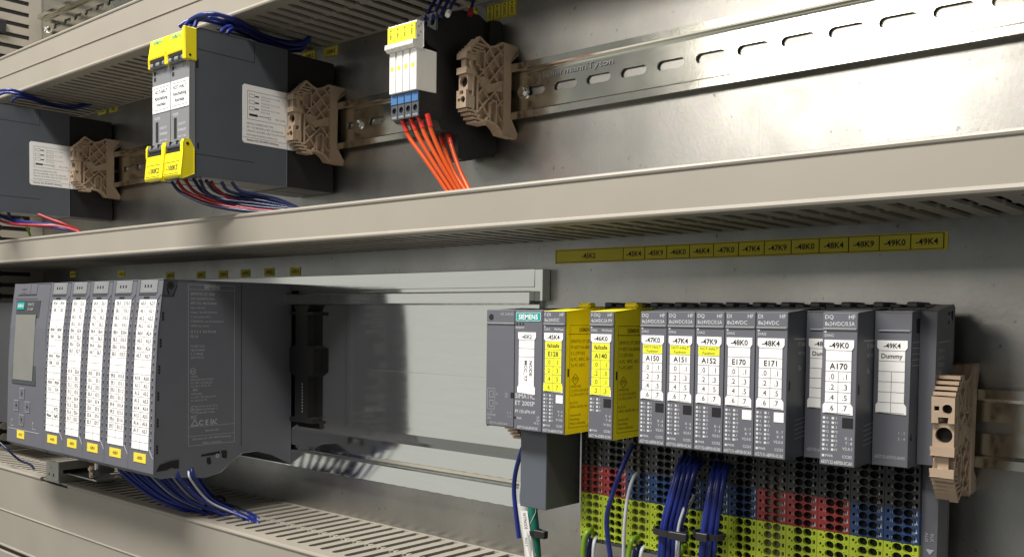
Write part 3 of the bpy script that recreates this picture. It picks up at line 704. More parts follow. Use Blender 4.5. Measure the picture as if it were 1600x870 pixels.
def io_module(label, x0, x1, rows, code, last=False):
    w = x1-x0; U = lambda u: x0+u*w/37.0
    t = thing('io_module', label, 'module', ((x0+x1)/2, -60, -122), 'large input and output modules in a row')
    h = shell(t, x0, x1)
    mb = MB(on_front); mb.box(U(6), U(30.5), -0.6, 0.2, 11.2, 20.4, .25); c = mb.part('top_cover', 'front_grey', t)
    mb = MB(on_front); mb.box(U(4.5), U(29), -0.06, 0.2, 9.4, 10.2); mb.box(U(4.5), U(5.3), -0.06, 0.2, 9.4, 20.5); mb.box(U(12), U(20), -0.08, 0.2, 6.9, 8.6)
    for i in range(3): mb.box(U(12.5+4.2*i), U(14.2+4.2*i), -0.75, 0, 15.2, 17.2)
    mb.part('cover_gap', 'black_hole', t)
    mb = MB(on_front); mb.text('RUN ERROR', (U(18), -0.7, 12.6), 1.5, wmax=18); mb.part('lettering', 'print_grey', c)
    # label strip, one piece with twenty rows
    def strip(p):
        z = p[2]; k = (6.4-z)/108.4
        x = p[0] + (0.6 - 1.6*k)
        return on_front((x, p[1], z))
    a, b, zt, zb = U(6.6), U(30.8), 6.4, -102.0
    mb = MB(strip); n = 20; ph = (zt-zb)/n
    for i in range(n): mb.box(a, b, -0.4, -0.05, zt-ph*(i+1), zt-ph*i)
    ls = mb.part('label_strip', 'paper', t)
    mb = MB(strip)
    for i in range(1, n): mb.quad((a, -.46, zt-ph*i-.13), (b, -.46, zt-ph*i-.13), (b, -.46, zt-ph*i+.13), (a, -.46, zt-ph*i+.13))
    m_ = (a+b)/2
    for i in range(n): mb.quad((m_-.12, -.47, zt-ph*(i+1)+.14), (m_+.12, -.47, zt-ph*(i+1)+.14), (m_+.12, -.47, zt-ph*i-.14), (m_-.12, -.47, zt-ph*i-.14))
    mb.part('row_line', 'grid_ink', ls)
    mb = MB(strip)
    for i, (p, q) in enumerate(rows):
        z = zt-ph*(i+1)+1.4
        if p: mb.text(p, (a+w*.155, -.47, z), 2.7, wmax=w*.24, bold=True)
        if q: mb.text(q, (b-w*.155, -.47, z), 2.7, wmax=w*.24, bold=True)
    mb.part('lettering', 'ink', ls)
    mb = MB(on_front)
    for i in range(20):
        z = zt-ph*(i+.5)
        k = (6.4-z)/108.4
        for u in (3.4+0.6-1.2*k, 33.2+0.6-1.2*k): mb.box(U(u-.65), U(u+.65), -0.08, .1, z-1.3, z+.9)
    mb.part('indicator_column', 'black_hole', t)
    mb = MB(on_front)
    for i in range(20):
        z = zt-ph*(i+.5); k = (6.4-z)/108.4
        for u in (3.4+0.6-1.2*k, 33.2+0.6-1.2*k): mb.box(U(u-.5), U(u+.6), -0.1, .1, z+1.0, z+1.5)
    mb.part('indicator_edge', 'print_grey', t)
    mb = MB(on_front)
    mb.add([(U(31.2), -.15, 4.6), (U(36.4), -.15, 9.6), (U(36.4), -.15, 10.5), (U(31.2), -.15, 5.5)], [(0, 1, 2, 3)]); mb.part('bevel_gap', 'black_hole', t)
    mb = MB(on_front); mb.add([(U(30.4), -.15, -101.2), (U(36.0), -.15, -107.2), (U(36.4), -.15, -107.0), (U(30.9), -.15, -100.8)], [(0, 1, 2, 3)]); mb.part('bevel_edge', 'print_white', t)
    code_tag(t, U(9), U(26.6), -104.8, -111.4, code)
    return t, h
def rng(a, b, p): return [('%s%d.%d' % (p, a, i), '%s%d.%d' % (p, b, i)) for i in range(8)]
B2 = [('', ''), ('', '')]
m1 = [('PEW', 'PEW'), ('500', '502'), ('', ''), ('', ''), ('PEW', 'PEW'), ('504', '506'), ('', ''), ('', ''), ('PEW', 'PEW'), ('508', '510'), ('', ''), ('', ''), ('PEW', 'PEW'), ('512', '514'), ('', ''), ('', ''), ('', 'RTD'), ('Mana', 'RefG'), ('', ''), ('', '')]
xb = [-503.7, -466.0, -431.5, -395.0, -357.8, -320.8]
io_module('grey module with white label strip reading PEW, beside the controller', xb[0], xb[1], m1, '-41K8')
io_module('grey module with label strip starting E0.0 and yellow tag -42K0', xb[1], xb[2], rng(0, 2, 'E')+B2+rng(1, 3, 'E')+B2, '-42K0')
io_module('grey module with label strip starting E4.0 and yellow tag -42K4', xb[2], xb[3], rng(4, 6, 'E')+B2+rng(5, 7, 'E')+B2, '-42K4')
io_module('grey module with label strip starting E8.0 and yellow tag -42K9', xb[3], xb[4], rng(8, 10, 'E')+B2+rng(9, 11, 'E')+B2, '-42K9')
t, h = io_module('grey module with label strip starting A0.0, its dark printed side in view', xb[4], xb[5], rng(0, 2, 'A')+B2+rng(1, 3, 'A')+B2, '-43K0')
# the printed side of the last module
X = xb[5]-0.18
mb = MB()
rects(mb, -98.6, -60, -100.4, 18, .25, x=X)
for z in (14.2, -86.5, -93.5): mb.quad((X, -98.4, z), (X, -60.2, z), (X, -60.2, z+.22), (X, -98.4, z+.22))
mb.text('SIEMENS', (X, -79, 15.2), 2.5, bold=True, **RX)
L = [('SIMATIC S7-1500', 1.9), ('DQ 32x24VDC/0.5A', 1.6), ('6ES7 522-1BL10-0AA0', 1.6), ('Input: 24V DC', 1.4), ('Output: 32x 24V DC/0.5A', 1.4), ('   T max ambient 60 C', 1.4), ('ATEX/IECEx: see documentation', 1.4), ('UKEX: see manual', 1.4)]
for i, (s, q) in enumerate(L): mb.text(s, (X, -96.5, 10.2-3.3*i), q, al='l', wmax=34, **RX)
mb.text('X 2 3 4  SN FH 00', (X, -96.5, -17.5), 1.9, al='l', wmax=22, **RX); mb.text('FS: 01', (X, -96.5, -21), 1.9, al='l', **RX)
for i, s in enumerate(('1P 6ES7 522-', '1BL10-0AA0', 'S C-H4UJ5', '2017 V1.0.1')): mb.text(s, (X, -96.5, -28-2.8*i), 1.6, al='l', wmax=15, **RX)
for i, s in enumerate(('LISTED', 'IND.CONT.EQ. E75310', 'CL I DIV 2 GP A,B,C,D', 'CL I ZN 2 GP IIC T4')): mb.text(s, (X, -96.5, -50-2.4*i), 1.3, al='l', wmax=22, **RX)
for i, s in enumerate(('APPROVED', 'CL I DIV 2 GP A B C D T4', 'CL I ZN 2 IIC T4')): mb.text(s, (X, -96.5, -63-2.4*i), 1.3, al='l', wmax=22, **RX)
for i, s in enumerate(('II 3 G Ex nA IIC T4 Gc', 'KEMA 10ATEX0001 X', 'IECEx KEM 10.0001')): mb.text(s, (X, -91.5, -72.2-2.4*i), 1.3, al='l', wmax=18, **RX)
for (cy, cz, r, s) in ((-94.6, -45.6, 2.4, 'UL'), (-94, -73.6, 2.7, 'Ex')):
    ring = circle(cy, cz, r, 16); inner = circle(cy, cz, r-.35, 16)
    for i in range(16): mb.quad((X, *ring[i]), (X, *ring[(i+1) % 16]), (X, *inner[(i+1) % 16]), (X, *inner[i]))
    mb.text(s, (X, cy, cz-.9), 1.9, **RX)
mb.text('FM', (X, -93, -60.6), 2.2, **RX)
mb.text('KC', (X, -96, -80.6), 2.6, al='l', **RX)
mb.add([(X, -96.6, -85.8), (X, -90, -85.8), (X, -93.3, -80.8), (X, -95.6, -85.2), (X, -91, -85.2), (X, -93.3, -81.8)], [(0, 1, 4, 3), (1, 2, 5, 4), (2, 0, 3, 5)])
mb.text('C E', (X, -86, -85.6), 3.8, bold=True, **RX); mb.text('EAC', (X, -77.6, -85.6), 3.8, wmax=5.6, bold=True, **RX)
mb.text('Siemens AG', (X, -79, -90.6), 1.6, **RX); mb.text('Gleiwitzer Str. 555, 90475 Nürnberg', (X, -79, -96.2), 1.5, wmax=34, **RX); mb.text('Made in Germany', (X, -79, -99.6), 1.5, **RX)
mb.part('side_print', 'print_side', h)
mb = MB(); mb.box(X-.3, X+.02, -54.2, -53.8, -104, 20.4); mb.part('side_seam', 'black_hole', h)
# catches on that side
mb = MB(); mb.prism([(-117.2, 20.4), (-106.8, 20.4), (-107.5, 16), (-110.5, 9), (-119, 9)], 'x', X-.4, X+.02); mb.part('top_catch', 'device_dark', h)
mb = MB(); mb.prism([(-107.6, 17), (-106.9, 17), (-110.1, 8.6), (-118.6, 8.8), (-118.6, 9.3), (-110.8, 9.2)], 'x', X-.3, X+.06)
mb.prism(circle(-112.4, 16.6, 2.9, 18), 'x', X-.3, X+.05, [circle(-112.4, 16.6, 2.3, 18)]); mb.prism(circle(-112.4, 16.6, 2.1, 18), 'x', X-.3, X+.04)
mb.prism([(-115.8, 15), (-114.4, 14.4), (-113, 10.4), (-114.2, 10)], 'x', X-.3, X+.045)
mb.prism([(-123.6, -116.4), (-121, -111.6), (-113, -109.8), (-105.9, -109.4), (-105.9, -115.6), (-108.6, -115.8), (-112, -114.6), (-115, -116)], 'x', X-.3, X+.05)
mb.prism([(-88, -107.4), (-72.5, -106.2), (-72.5, -108.6), (-88, -109)], 'x', X-.3, X+.05)
mb.prism([(-83.4, -110.4), (-80.4, -110), (-79.6, -115), (-82.6, -115.6), (-83.6, -113)], 'x', X-.3, X+.05)
mb.prism([(-71.4, -106), (-67, -106), (-66.2, -108), (-66.6, -112.4), (-70.6, -111.6)], 'x', X-.3, X+.05)
for z in (-3, -22, -41, -60, -79, -98):
    for k in range(3): mb.prism([(yf(z)+1.9, z-1.2-2.2*k), (yf(z)+3.3, z-1.2-2.2*k), (yf(z)+3.3, z+.5-2.2*k), (yf(z)+1.9, z+.5-2.2*k)], 'x', X-.3, X+.05)
mb.part('catch_recess', 'black_hole', h)
mb = MB(); mb.prism([(-125.6, -105.3), (-105.6, -104.2), (-105.6, -108.6), (-113, -108.8), (-120, -110.4), (-124, -115.5), (-126, -117.6)], 'x', X-.4, X+.09); mb.part('lower_catch', 'device_grey', h)
mb = MB(); mb.prism(circle(-73.4, -111.2, 4.0), 'x', X-.3, X+.03); mb.part('catch_disc', 'device_grey', h)
mb = MB(); mb.prism(circle(-74.5, -109.6, 1.5), 'x', X-.3, X+.10, [circle(-74.5, -109.6, .8)]); mb.part('pivot_ring', 'print_grey', h)

# black bus connector left free on the rail
t = thing('bus_connector', 'black bus connector on the bare rail beside the last large module', 'connector', (-304, -5, -88))
mb = MB(); mb.prism([(-319.5, -88), (-290, -88), (-290, -84.5), (-296, -83.5), (-296, -52), (-289, -48), (-289, -29.5), (-296.5, -27), (-296.5, 3-6), (-289.5, -3.4), (-289.5, -1.0), (-297.5, -0.6), (-294, 4.6), (-315, 4.6), (-311.5, -0.6), (-319, -1.0), (-319, -3.4), (-312, -3), (-312, -27), (-319.5, -29.5), (-319.5, -48), (-312.5, -52), (-312.5, -83.5), (-319.5, -84.5)], 'y', -10.5, -3.4)
mb.part('body', 'black_hole', t, bv=0.5)
mb = MB()
for i in range(10): mb.box(-303.4, -302.4, -10.75, -10.4, -58-2.4*i, -57-2.4*i)
mb.part('contact_row', 'print_grey', t)

# shield bracket clamped in front of the lower duct
t = thing('shield_bracket', 'bent metal cable bracket with brass screws under the controller', 'bracket', (-560, -80, -158))
mb = MB(); mb.prism([(-578, -156.5), (-552.6, -155.6), (-552.6, -138.4), (-578, -138.6)], 'y', -92, -90.8, [circle(-572, -151, 1.5), circle(-563, -151, 1.5), circle(-568, -144.5, .9)]); mb.part('front_plate', 'bracket_metal', t, bv=0.2)
mb = MB(); mb.prism([(-90.8, -156), (-52, -156), (-40, -152), (-40, -140), (-52, -137.6), (-90.8, -138.6)], 'x', -553.8, -552.6, [[(-88, -149.6), (-62, -149.6), (-62, -145.6), (-88, -145.6)]]); mb.box(-578, -553, -91.5, -52, -157.4, -156.2); mb.part('side_plate', 'bracket_metal', t, bv=0.2)
mb = MB(); mb.box(-559, -558.4, -88, -62, -150, -145); mb.cyl((-571.5, -90.6, -151), 'y', 2, .4); mb.part('slot_shade', 'black_hole', t)
mb = MB()
mb.cyl((-512, -80, -148), 'z', 3.0, 10, 14); mb.cyl((-512, -80, -141.5), 'z', 4.0, 2.0, 14); mb.part('brass_screw', 'brass', t)
mb = MB(); mb.cyl((-503, -84, -143), 'x', 3.2, 6, 12); mb.box(-553, -497, -84, -60, -150, -148.6); mb.cyl((-503, -80, -140), 'z', 2.4, 7, 12); mb.part('clamp_screw', 'screw_steel', t, bv=0.2)

# ================================================================== small modules: interface module, base units, plug-in modules
YF = -83.0
def face_print(mb, s, x, z, h, y=YF-0.09, **k): mb.text(s, (x, y, z), h, **k)
def label_card(t, x0, y, cells, tint=None, dim=False):
    """white insert: cells = [(z_top, z_bottom, material, [texts], size)]"""
    a, b = x0+1.5, x0+13.3
    mb = MB()
    out = [(a-.3, -11.2), (b+.3, -11.2), (b+.3, -14.2), (b-.6, -15.4), (b-.6, -37.2), (b+.4, -38.6), (b+.5, -41.8), (a-.4, -41.4), (a-.4, -38.2), (a+.5, -37), (a+.5, -15.2), (a-.3, -14.2)]
    mb.prism(out, 'y', y-0.28, y+0.1); card = mb.part('label_card', 'paper', t)
    yy = y-0.34
    for zt, zb, m, *_ in cells:
        if m != 'paper':
            mb = MB(); e = 0.9 if zt < -36 else 0.0
            mb.prism([(a+.6-e, zt), (b-.7+e, zt), (b-.7+e, zb), (a+.6-e, zb)], 'y', yy+.03, y-.2); mb.part('colour_field', m, card)
    ln = MB(); tx = MB()
    for zt, zb, m, texts, h in cells:
        ln.quad((a+.4, yy, zb-.09), (b-.5, yy, zb-.09), (b-.5, yy, zb+.09), (a+.4, yy, zb+.09))
        if len(texts) == 2:
            c = (a+b)/2
            ln.quad((c-.09, yy-.01, zb+.1), (c+.09, yy-.01, zb+.1), (c+.09, yy-.01, zt-.1), (c-.09, yy-.01, zt-.1))
            for s, q in zip(texts, (.27, .74)): 
                if s: tx.text(s, (a+(b-a)*q, yy-.01, (zt+zb)/2-h/2), h)
        elif len(texts) == 1 and texts[0]:
            rows = texts[0].split('\n')
            if len(rows) == 1: tx.text(rows[0], ((a+b)/2, yy-.01, (zt+zb)/2-h/2), h, bold=True, wmax=10.2)
            else:
                for i, r in enumerate(rows): tx.text(r, ((a+b)/2, yy-.01, zt-1.75-1.95*i), h, wmax=9.4)
    ln.part('cell_line', 'grid_ink', card); tx.part('lettering', 'ink', card)
    return card
def grid_rows(z0, texts, m='paper', p=4.1):
    return [(z0-p*i, z0-p*(i+1), m, list(tt), 2.25) for i, tt in enumerate(texts)]
P4 = [('.0', '.1'), ('.2', '.3'), ('.4', '.5'), ('.6', '.7')]

def plug_module(label, slot, head, code, card, square, ver, cc, order, leds, yellow=False, idx=('X', '6', '7', '8')):
    x0 = 15.0*slot; x1 = x0+15
    t = thing('plug_in_module', label, 'module', (x0+7.5, -60, -63), 'slim plug-in modules of the small station')
    mb = MB()
    # body stands on the base unit; the grip at the top back sits a little higher
    body = [(YF+.9, 0.0), (-54, 2.2), (-49.2, 2.2), (-49.2, -62.6), (YF+.9, -63.1)]
    mb.prism(body, 'x', x0+.25, x1-.25)
    if yellow: mb.box(x0+2, x0+10, -56, -50, 2, 4.8, .8)
    h = mb.part('housing', 'yellow_plastic' if yellow else 'device_dark', t, bv=0.4)
    mb = MB(); mb.box(x0+.2, x1-.2, YF, YF+1.0, -63.1, 0.0, .18); f = mb.part('front_cover', 'device_grey', t)
    mb = MB(); mb.box(x0+.4, x1-.4, YF-.55, YF, -7.2, -6.3, .25); mb.part('ridge', 'front_grey', f)
    mb = MB()
    face_print(mb, head[0], x0+1.2, -2.6, 1.7, al='l'); face_print(mb, 'HF', x1-1.2, -2.6, 1.7, al='r'); face_print(mb, head[1], x0+1.2, -5.4, 1.7, al='l', wmax=12.4)
    face_print(mb, 'DIAG', x0+1.2, -9.9, 1.15, al='l')
    if yellow: face_print(mb, 'PROFIsafe', x1-1.2, -9.9, 1.15, al='r', wmax=6)
    mb.quad((x0+1.0, YF-.1, -8.2), (x0+1.9, YF-.1, -8.2), (x0+1.9, YF-.1, -7.4), (x0+1.0, YF-.1, -7.4))
    n = leds
    for r in range(n):
        z = -43.5-1.86*r
        for c, q in enumerate((x0+1.2, x0+5.0)):
            mb.quad((q, YF-.09, z-.5), (q+1.0, YF-.09, z-.5), (q+1.0, YF-.09, z+.5), (q, YF-.09, z+.5))
            s = ('F%d' if r % 2 else '.%d') % (r-r % 2+c)
            mb.text(s, (q+1.4, YF-.09, z-.5), 1.0, al='l')
    z = -59.2
    mb.quad((x0+1.2, YF-.09, z-.5), (x0+2.2, YF-.09, z-.5), (x0+2.2, YF-.09, z+.5), (x0+1.2, YF-.09, z+.5)); mb.text('PWR', (x0+2.6, YF-.09, z-.5), 1.1, al='l')
    mb.text(idx[0]+' : '+idx[1], (x1-1.2, YF-.09, -52), 1.15, al='r'); mb.text(idx[2]+' : '+idx[3], (x1-1.2, YF-.09, -54), 1.15, al='r')
    mb.text(ver, (x1-1.2, YF-.09, -56.3), 1.2, al='r'); mb.text(cc, (x1-1.2, YF-.09, -59.6), 1.2, al='r'); mb.text(order, (x0+7.5, YF-.09, -62.4), 1.45, wmax=13)
    mb.part('lettering', 'print_white', f)
    mb = MB(); mb.box(x1-5.6, x1-1.1, YF-.16, YF, -47.2, -43.0); mb.part('colour_square', 'paper' if square == 'w' else 'black_hole', f)
    label_card(t, x0, YF, card)
    mb = MB(); X = x1-.2; lt = 'print_brown' if yellow else 'print_side'
    if yellow:
        mb.quad((X, -80, -11.8), (X, -50, -11.8), (X, -50, -11.5), (X, -80, -11.5))
        rects(mb, -79, -50, -60, -7, .22, x=X)
        mb.text('SIEMENS', (X, -66, -10.4), 2.0, bold=True, **RX)
        for i, s in enumerate(('SIMATIC ET 200SP', '1P 6ES7136-6BA00', 'S C-J7P1003', '1k PC. 40FC. 60C', 'To PC 60FC')): mb.text(s, (X, -78, -16.2-3.1*i), 1.7, al='l', wmax=26, **RX)
        mb.text('FM', (X, -74, -36), 2.2, **RX)
        for i, s in enumerate(('APPROVED', 'CL.I,DIV.2,GP.ABCD', 'CL.I,ZN.2,GP.IIC T4', '', 'Ex II 3 G', 'KEMA 10ATEX 0011 X', '', 'Siemens AG', 'Nuernberg', 'Made in Germany')):
            if s: mb.text(s, (X, -78, -39.4-2.1*i), 1.3, al='l', wmax=26, **RX)
        ring = [(-74, -32), (-70.6, -35), (-74, -38), (-77.4, -35)]
        for i in range(4):
            a, b = ring[i], ring[(i+1) % 4]; q = lambda p: (-74+(p[0]+74)*.86, -35+(p[1]+35)*.86)
            mb.quad((X, *a), (X, *b), (X, *q(b)), (X, *q(a)))
    else:
        mb.quad((X, -76, -11.6), (X, -56, -11.6), (X, -56, -11.2), (X, -76, -11.2))
        for i in range(5): mb.quad((X, -74, -47-2*i), (X, -62, -46-2*i), (X, -62, -45.8-2*i), (X, -74, -46.8-2*i))
        mb.text('ET 200SP', (X, -72, -14.4), 1.5, al='l', **RX); mb.text('6ES7 132', (X, -72, -18.2), 1.3, al='l', **RX); mb.text('Ex', (X, -70, -25), 2, **RX)
    mb.part('side_print', lt, h)
    mb = MB(); mb.box(X-.2, X+.03, -80.6, -79.4, -33.5, -29.5); mb.part('side_slot', 'black_hole', h)
    return t
def std(code, name, mid=None):
    c = [(-11.2, -15.5, 'paper', [code], 2.35)]
    c += [(-15.5, -19.8, 'lime_yellow' if mid else 'paper', [mid or ''], 1.3), (-19.8, -24.1, 'paper', [name], 2.4)]
    return c + grid_rows(-24.1, P4, p=4.3)
def fsafe(code, name, rows):
    c = [(-11.2, -15.5, 'paper', [code], 2.3), (-15.5, -19.8, 'lime_yellow', ['failsafe'], 2.1), (-19.8, -24.1, 'lime_yellow', [name], 2.4)]
    return c + grid_rows(-24.1, rows, 'lime_yellow', 4.3)

DQ = ('DQ', '8x24VDC/0.5A'); DI = ('DI', '8x24VDC')
plug_module('yellow failsafe input module marked E128 next to the interface module', 0, ('F-DI', '8x24VDC'), '-45K4', fsafe('-45K4', 'E128', [('.0', '1'), ('2', '3'), ('.4', '5'), ('6', '7')]), 'w', 'V1.0.5', 'CC07', '6ES7136-6BA00-0CA0', 8, True)
plug_module('yellow failsafe output module marked A140', 2, ('F-DQ', '4x24VDC/2A PM'), '-46K0', fsafe('-46K0', 'A140', [('.0', '.1'), ('.2', '.3'), ('.0', '.1'), ('.2', '.3')]), 'b', 'V1.0.3', 'CC02', '6ES7136-6DB00-0CA0', 4, True)
NH = 'NOT-HALT\nFunktion'
plug_module('grey output module marked A150 with a yellow label field', 4, DQ, '-47K0', std('-47K0', 'A150', NH), 'b', 'V2.0.1', 'CC02', '6ES7132-6BF00-0CA0', 8)
plug_module('grey output module marked A151 with a yellow label field', 5, DQ, '-47K4', std('-47K4', 'A151', NH), 'b', 'V2.0.1', 'CC02', '6ES7132-6BF00-0CA0', 8)
plug_module('grey output module marked A152 with a yellow label field', 6, DQ, '-47K9', std('-47K9', 'A152', NH), 'b', 'V2.0.1', 'CC02', '6ES7132-6BF00-0CA0', 8)
plug_module('grey input module marked E170 with a white square', 7, DI, '-48K0', std('-48K0', 'E170'), 'w', 'V2.0.0', 'CC01', '6ES7131-6BF00-0CA0', 8, idx=('X', '7', '8', '9'))
plug_module('grey input module marked E171 with a white square', 8, DI, '-48K4', std('-48K4', 'E171'), 'w', 'V2.0.0', 'CC01', '6ES7131-6BF00-0CA0', 8, idx=('X', '7', '8', '9'))
plug_module('grey output module marked A170 standing alone between two dummies', 10, DQ, '-49K0', std('-49K0', 'A170'), 'b', 'V2.0.1', 'CC02', '6ES7132-6BF00-0CA0', 8)

def dummy(label, slot, code):
    x0 = 15.0*slot; x1 = x0+15; y = -64.4
    t = thing('dummy_cover', label, 'cover', (x0+7.5, -55, -63), 'flat dummy covers in empty slots')
    mb = MB(); mb.prism([(y, 0.6), (-54, 1.4), (-49.2, 1.4), (-49.2, -63.2), (y, -63.6)], 'x', x0+.25, x1-.25); h = mb.part('housing', 'device_grey', t, bv=0.4)
    mb = MB(); mb.box(x0+1.6, x1-.5, y-.45, y, -7.6, -6.8, .2); mb.part('ridge', 'front_grey', h)
    cells_ = [(-11.2, -15.5, 'paper', [code], 2.0), (-15.5, -19.8, 'paper', ['Dummy'], 1.9), (-19.8, -24.1, 'paper', [''], 2)] + grid_rows(-24.1, [('', '')]*4, p=4.3)
    label_card(t, x0, y, cells_)
    mb = MB(); face_print(mb, '6ES7133-6CV15-0AM0', x0+7.5, -60.5, 1.4, y-.09, wmax=12.4); face_print(mb, '1 : 2', x1-1.5, -50, 1.2, y-.09, al='r'); face_print(mb, '3 : 4', x1-1.5, -52.4, 1.2, y-.09, al='r'); mb.part('lettering', 'print_side', h)
    mb = MB(); X = x1-.22
    mb.prism([(-62.5, -52), (-60.5, -49.5), (-60.3, -53)], 'x', X-.1, X+.03); mb.box(X-.1, X+.03, -58, -50, -8, -2); mb.part('side_slot', 'black_hole', h)
    mb = MB()
    for i in range(5): mb.quad((X+.03, -62.5, -12-2.4*i), (X+.03, -52, -12-2.4*i), (X+.03, -52, -11.7-2.4*i), (X+.03, -62.5, -11.7-2.4*i))
    mb.part('side_print', 'print_side', h)
dummy('grey dummy cover half hidden between modules E171 and A170', 9, '-48K9')
dummy('grey dummy cover with blank grid label marked -49K4 and Dummy', 11, '-49K4')

# interface module
t = thing('interface_module', 'grey interface module with teal logo and white name card reading NODE MCC_T7', 'module', (-20, -60, -106))
mb = MB(); mb.prism([(YF+.9, .4), (-54, 1.6), (-12, 1.6), (-12, -62), (YF+.9, -62.6)], 'x', -39.2, -19.4); mb.part('adapter_housing', 'device_dark', t, bv=0.4)
mb = MB(); mb.box(-39.6, -19.3, YF, YF+1, -62.2, .5, .2); f = mb.part('adapter_front', 'device_grey', t)
mb = MB(); mb.box(-39.4, -19.4, YF-.5, YF, -7.2, -6.3, .2); mb.part('ridge', 'front_grey', f)
mb = MB(); mb.cyl((-36.2, YF-.08, -3.4), 'y', 1.7, .1, 20); mb.box(-21.6, -19.5, YF-.1, YF, -46.6, -43.5); mb.part('screw_opening', 'black_hole', f)
mb = MB(); face_print(mb, 'BA 2xRJ45', -20.2, -2.4, 1.5, al='r')
rects(mb, -38.4, -32.8, -53.4, -42, .2, YF-.09); rects(mb, -37, -34, -47, -43.4, .25, YF-.1); rects(mb, -37, -34, -52, -48.4, .25, YF-.1)
for s, z in (('P1', -45.6), ('P2', -50.6)): face_print(mb, s, -31.4, z, 1.1)
face_print(mb, 'X1', -35.6, -55.4, 1.1); face_print(mb, 'PROFINET', -38.4, -57, 1.05, al='l'); face_print(mb, 'LAN', -38.4, -58.8, 1.05, al='l'); face_print(mb, '6ES7193-6AR00-0AA0', -30, -61.4, 1.3, wmax=13)
face_print(mb, 'X  X', -21, -55, 1.1, al='r'); face_print(mb, '2  4', -21, -57, 1.1, al='r'); face_print(mb, 'RN\nMT', -23.6, -45, 1.0, al='r')
mb.part('lettering', 'print_grey', f)
mb = MB(); mb.prism([(YF+.9, .2), (-54, 1.6), (-12, 1.6), (-12, -62.4), (YF+.9, -63)], 'x', -19.1, -.3); mb.part('module_housing', 'device_dark', t, bv=0.4)
mb = MB(); mb.box(-19.1, -.2, YF, YF+1, -63, .3, .2); f = mb.part('module_front', 'device_grey', t)
mb = MB(); mb.box(-18.3, -1.2, YF-.2, YF, -5.4, -.7); lg = mb.part('logo_plate', 'teal', f)
mb = MB(); face_print(mb, 'SIEMENS', -9.8, -4.3, 2.5, YF-.28, bold=True, wmax=14.8); rects(mb, -18.2, -1.3, -5.3, -.8, .18, YF-.27); mb.part('lettering', 'paper', lg)
mb = MB()
for i in range(3): mb.cyl((-17.6+2.1*i, YF-.1, -6.9), 'y', .62, .12, 12)
mb.box(-19, -17.6, YF-.12, YF, -57.4, -56.2); mb.box(-19.5, -19.05, YF-.03, YF+.5, -62.6, 0); mb.part('indicator', 'black_hole', f)
mb = MB()
for i, s in enumerate(('RN', 'ER', 'MT')): face_print(mb, s, -17.6+2.1*i, -9.3, 1.1)
face_print(mb, 'SIMATIC', -18.2, -46.2, 2.6, al='l', w=13.4); face_print(mb, 'ET 200SP', -18.2, -49.9, 2.4, al='l', w=13.4); face_print(mb, 'IM 155-6PN HF', -18.2, -54, 1.8, al='l', w=13.8)
face_print(mb, 'PWR', -17.0, -57.4, 1.1, al='l'); face_print(mb, '1:0', -1.5, -56, 1.1, al='r'); face_print(mb, '2:4', -1.5, -57.6, 1.1, al='r'); face_print(mb, 'V3.3.1', -1.5, -59.2, 1.1, al='r'); face_print(mb, '6ES7155-6AU00-0CN0', -9.6, -62.2, 1.45, wmax=14)
mb.part('lettering', 'print_white', f)
mb = MB(); mb.prism([(-16.6, -11.2), (-4.4, -11.2), (-4.4, -14), (-5.4, -15.2), (-5.4, -39.4), (-4.6, -40.6), (-4.6, -43.8), (-16.8, -43.2), (-16.8, -40.4), (-15.9, -39.2), (-15.9, -15.2), (-16.6, -14)], 'y', YF-.28, YF+.1); c = mb.part('label_card', 'paper', t)
mb = MB(); face_print(mb, '-45K2', -10.6, -14.5, 2.0, YF-.34, bold=True, wmax=7.6)
for z in (-15.4, -19.8, -24.2): mb.quad((-15.9, YF-.34, z), (-5.4, YF-.34, z), (-5.4, YF-.34, z+.18), (-15.9, YF-.34, z+.18))
mb.text('NODE', (-8.6, YF-.34, -26.2), 2.0, u=(0,0,-1), v=(1,0,0), al='l', bold=True); mb.text('MCC_T7', (-12, YF-.34, -26.2), 2.0, u=(0,0,-1), v=(1,0,0), al='l', bold=True); mb.part('lettering', 'ink', c)
mb = MB(); mb.box(-21.8, -3.6, -74, -44, -105.9, -63.2, .3); mb.part('connector_shroud', 'safety_grey', t)

# base units
def oval(cx, cz, rx, rz, n=14): return [(cx+rx*math.cos(2*math.pi*i/n), cz+rz*math.sin(2*math.pi*i/n)) for i in range(n)]
def cell_block(rows, z0, pitch, open_sides=False):
    mb = MB(); rz = pitch*.455
    for r in range(rows):
        zt = z0-pitch*r; zb = zt-pitch; zc = (zt+zb)/2
        for a, b, c in ((3.55, 8.1, 5.86), (8.1, 12.65, 10.34)):
            mb.prism([(a, zb), (b, zb), (b, zt), (a, zt)], 'y', -48.0, -44.9, [oval(c, zc, 2.16, rz)])
        H = [[(1.2, zc-.6), (2.1, zc-.6), (2.3, zc+.1), (2.1, zc+.7), (1.2, zc+.6)]]
        if open_sides: H.append([(2.6, zc-1.5), (3.3, zc-1.3), (3.3, zc-.3), (2.6, zc-.5)])
        mb.prism([(0.1, zb), (3.55, zb), (3.55, zt), (0.1, zt)], 'y', -48.0, -44.9, H)
        H = [[(13.0, zc-.9), (14.2, zc-.9), (14.2, zc+1.0), (13.0, zc+1.0)]]
        mb.prism([(12.65, zb), (14.9, zb), (14.9, zt), (12.65, zt)], 'y', -48.0, -44.9, H)
        # little raised lands between the openings
        for q in (3.55, 8.1, 12.65): mb.add([(q-.75, -48.02, zb), (q, -48.02, zb-.75), (q+.75, -48.02, zb), (q, -48.02, zb+.75), (q, -48.35, zb)], [(0, 1, 4), (1, 2, 4), (2, 3, 4), (3, 0, 4)])
    return mb
dark_mesh = cell_block(5, -64.9, 3.72).mesh('terminal_strip', (0, 0, 0), ['strip_dark_shaded'])
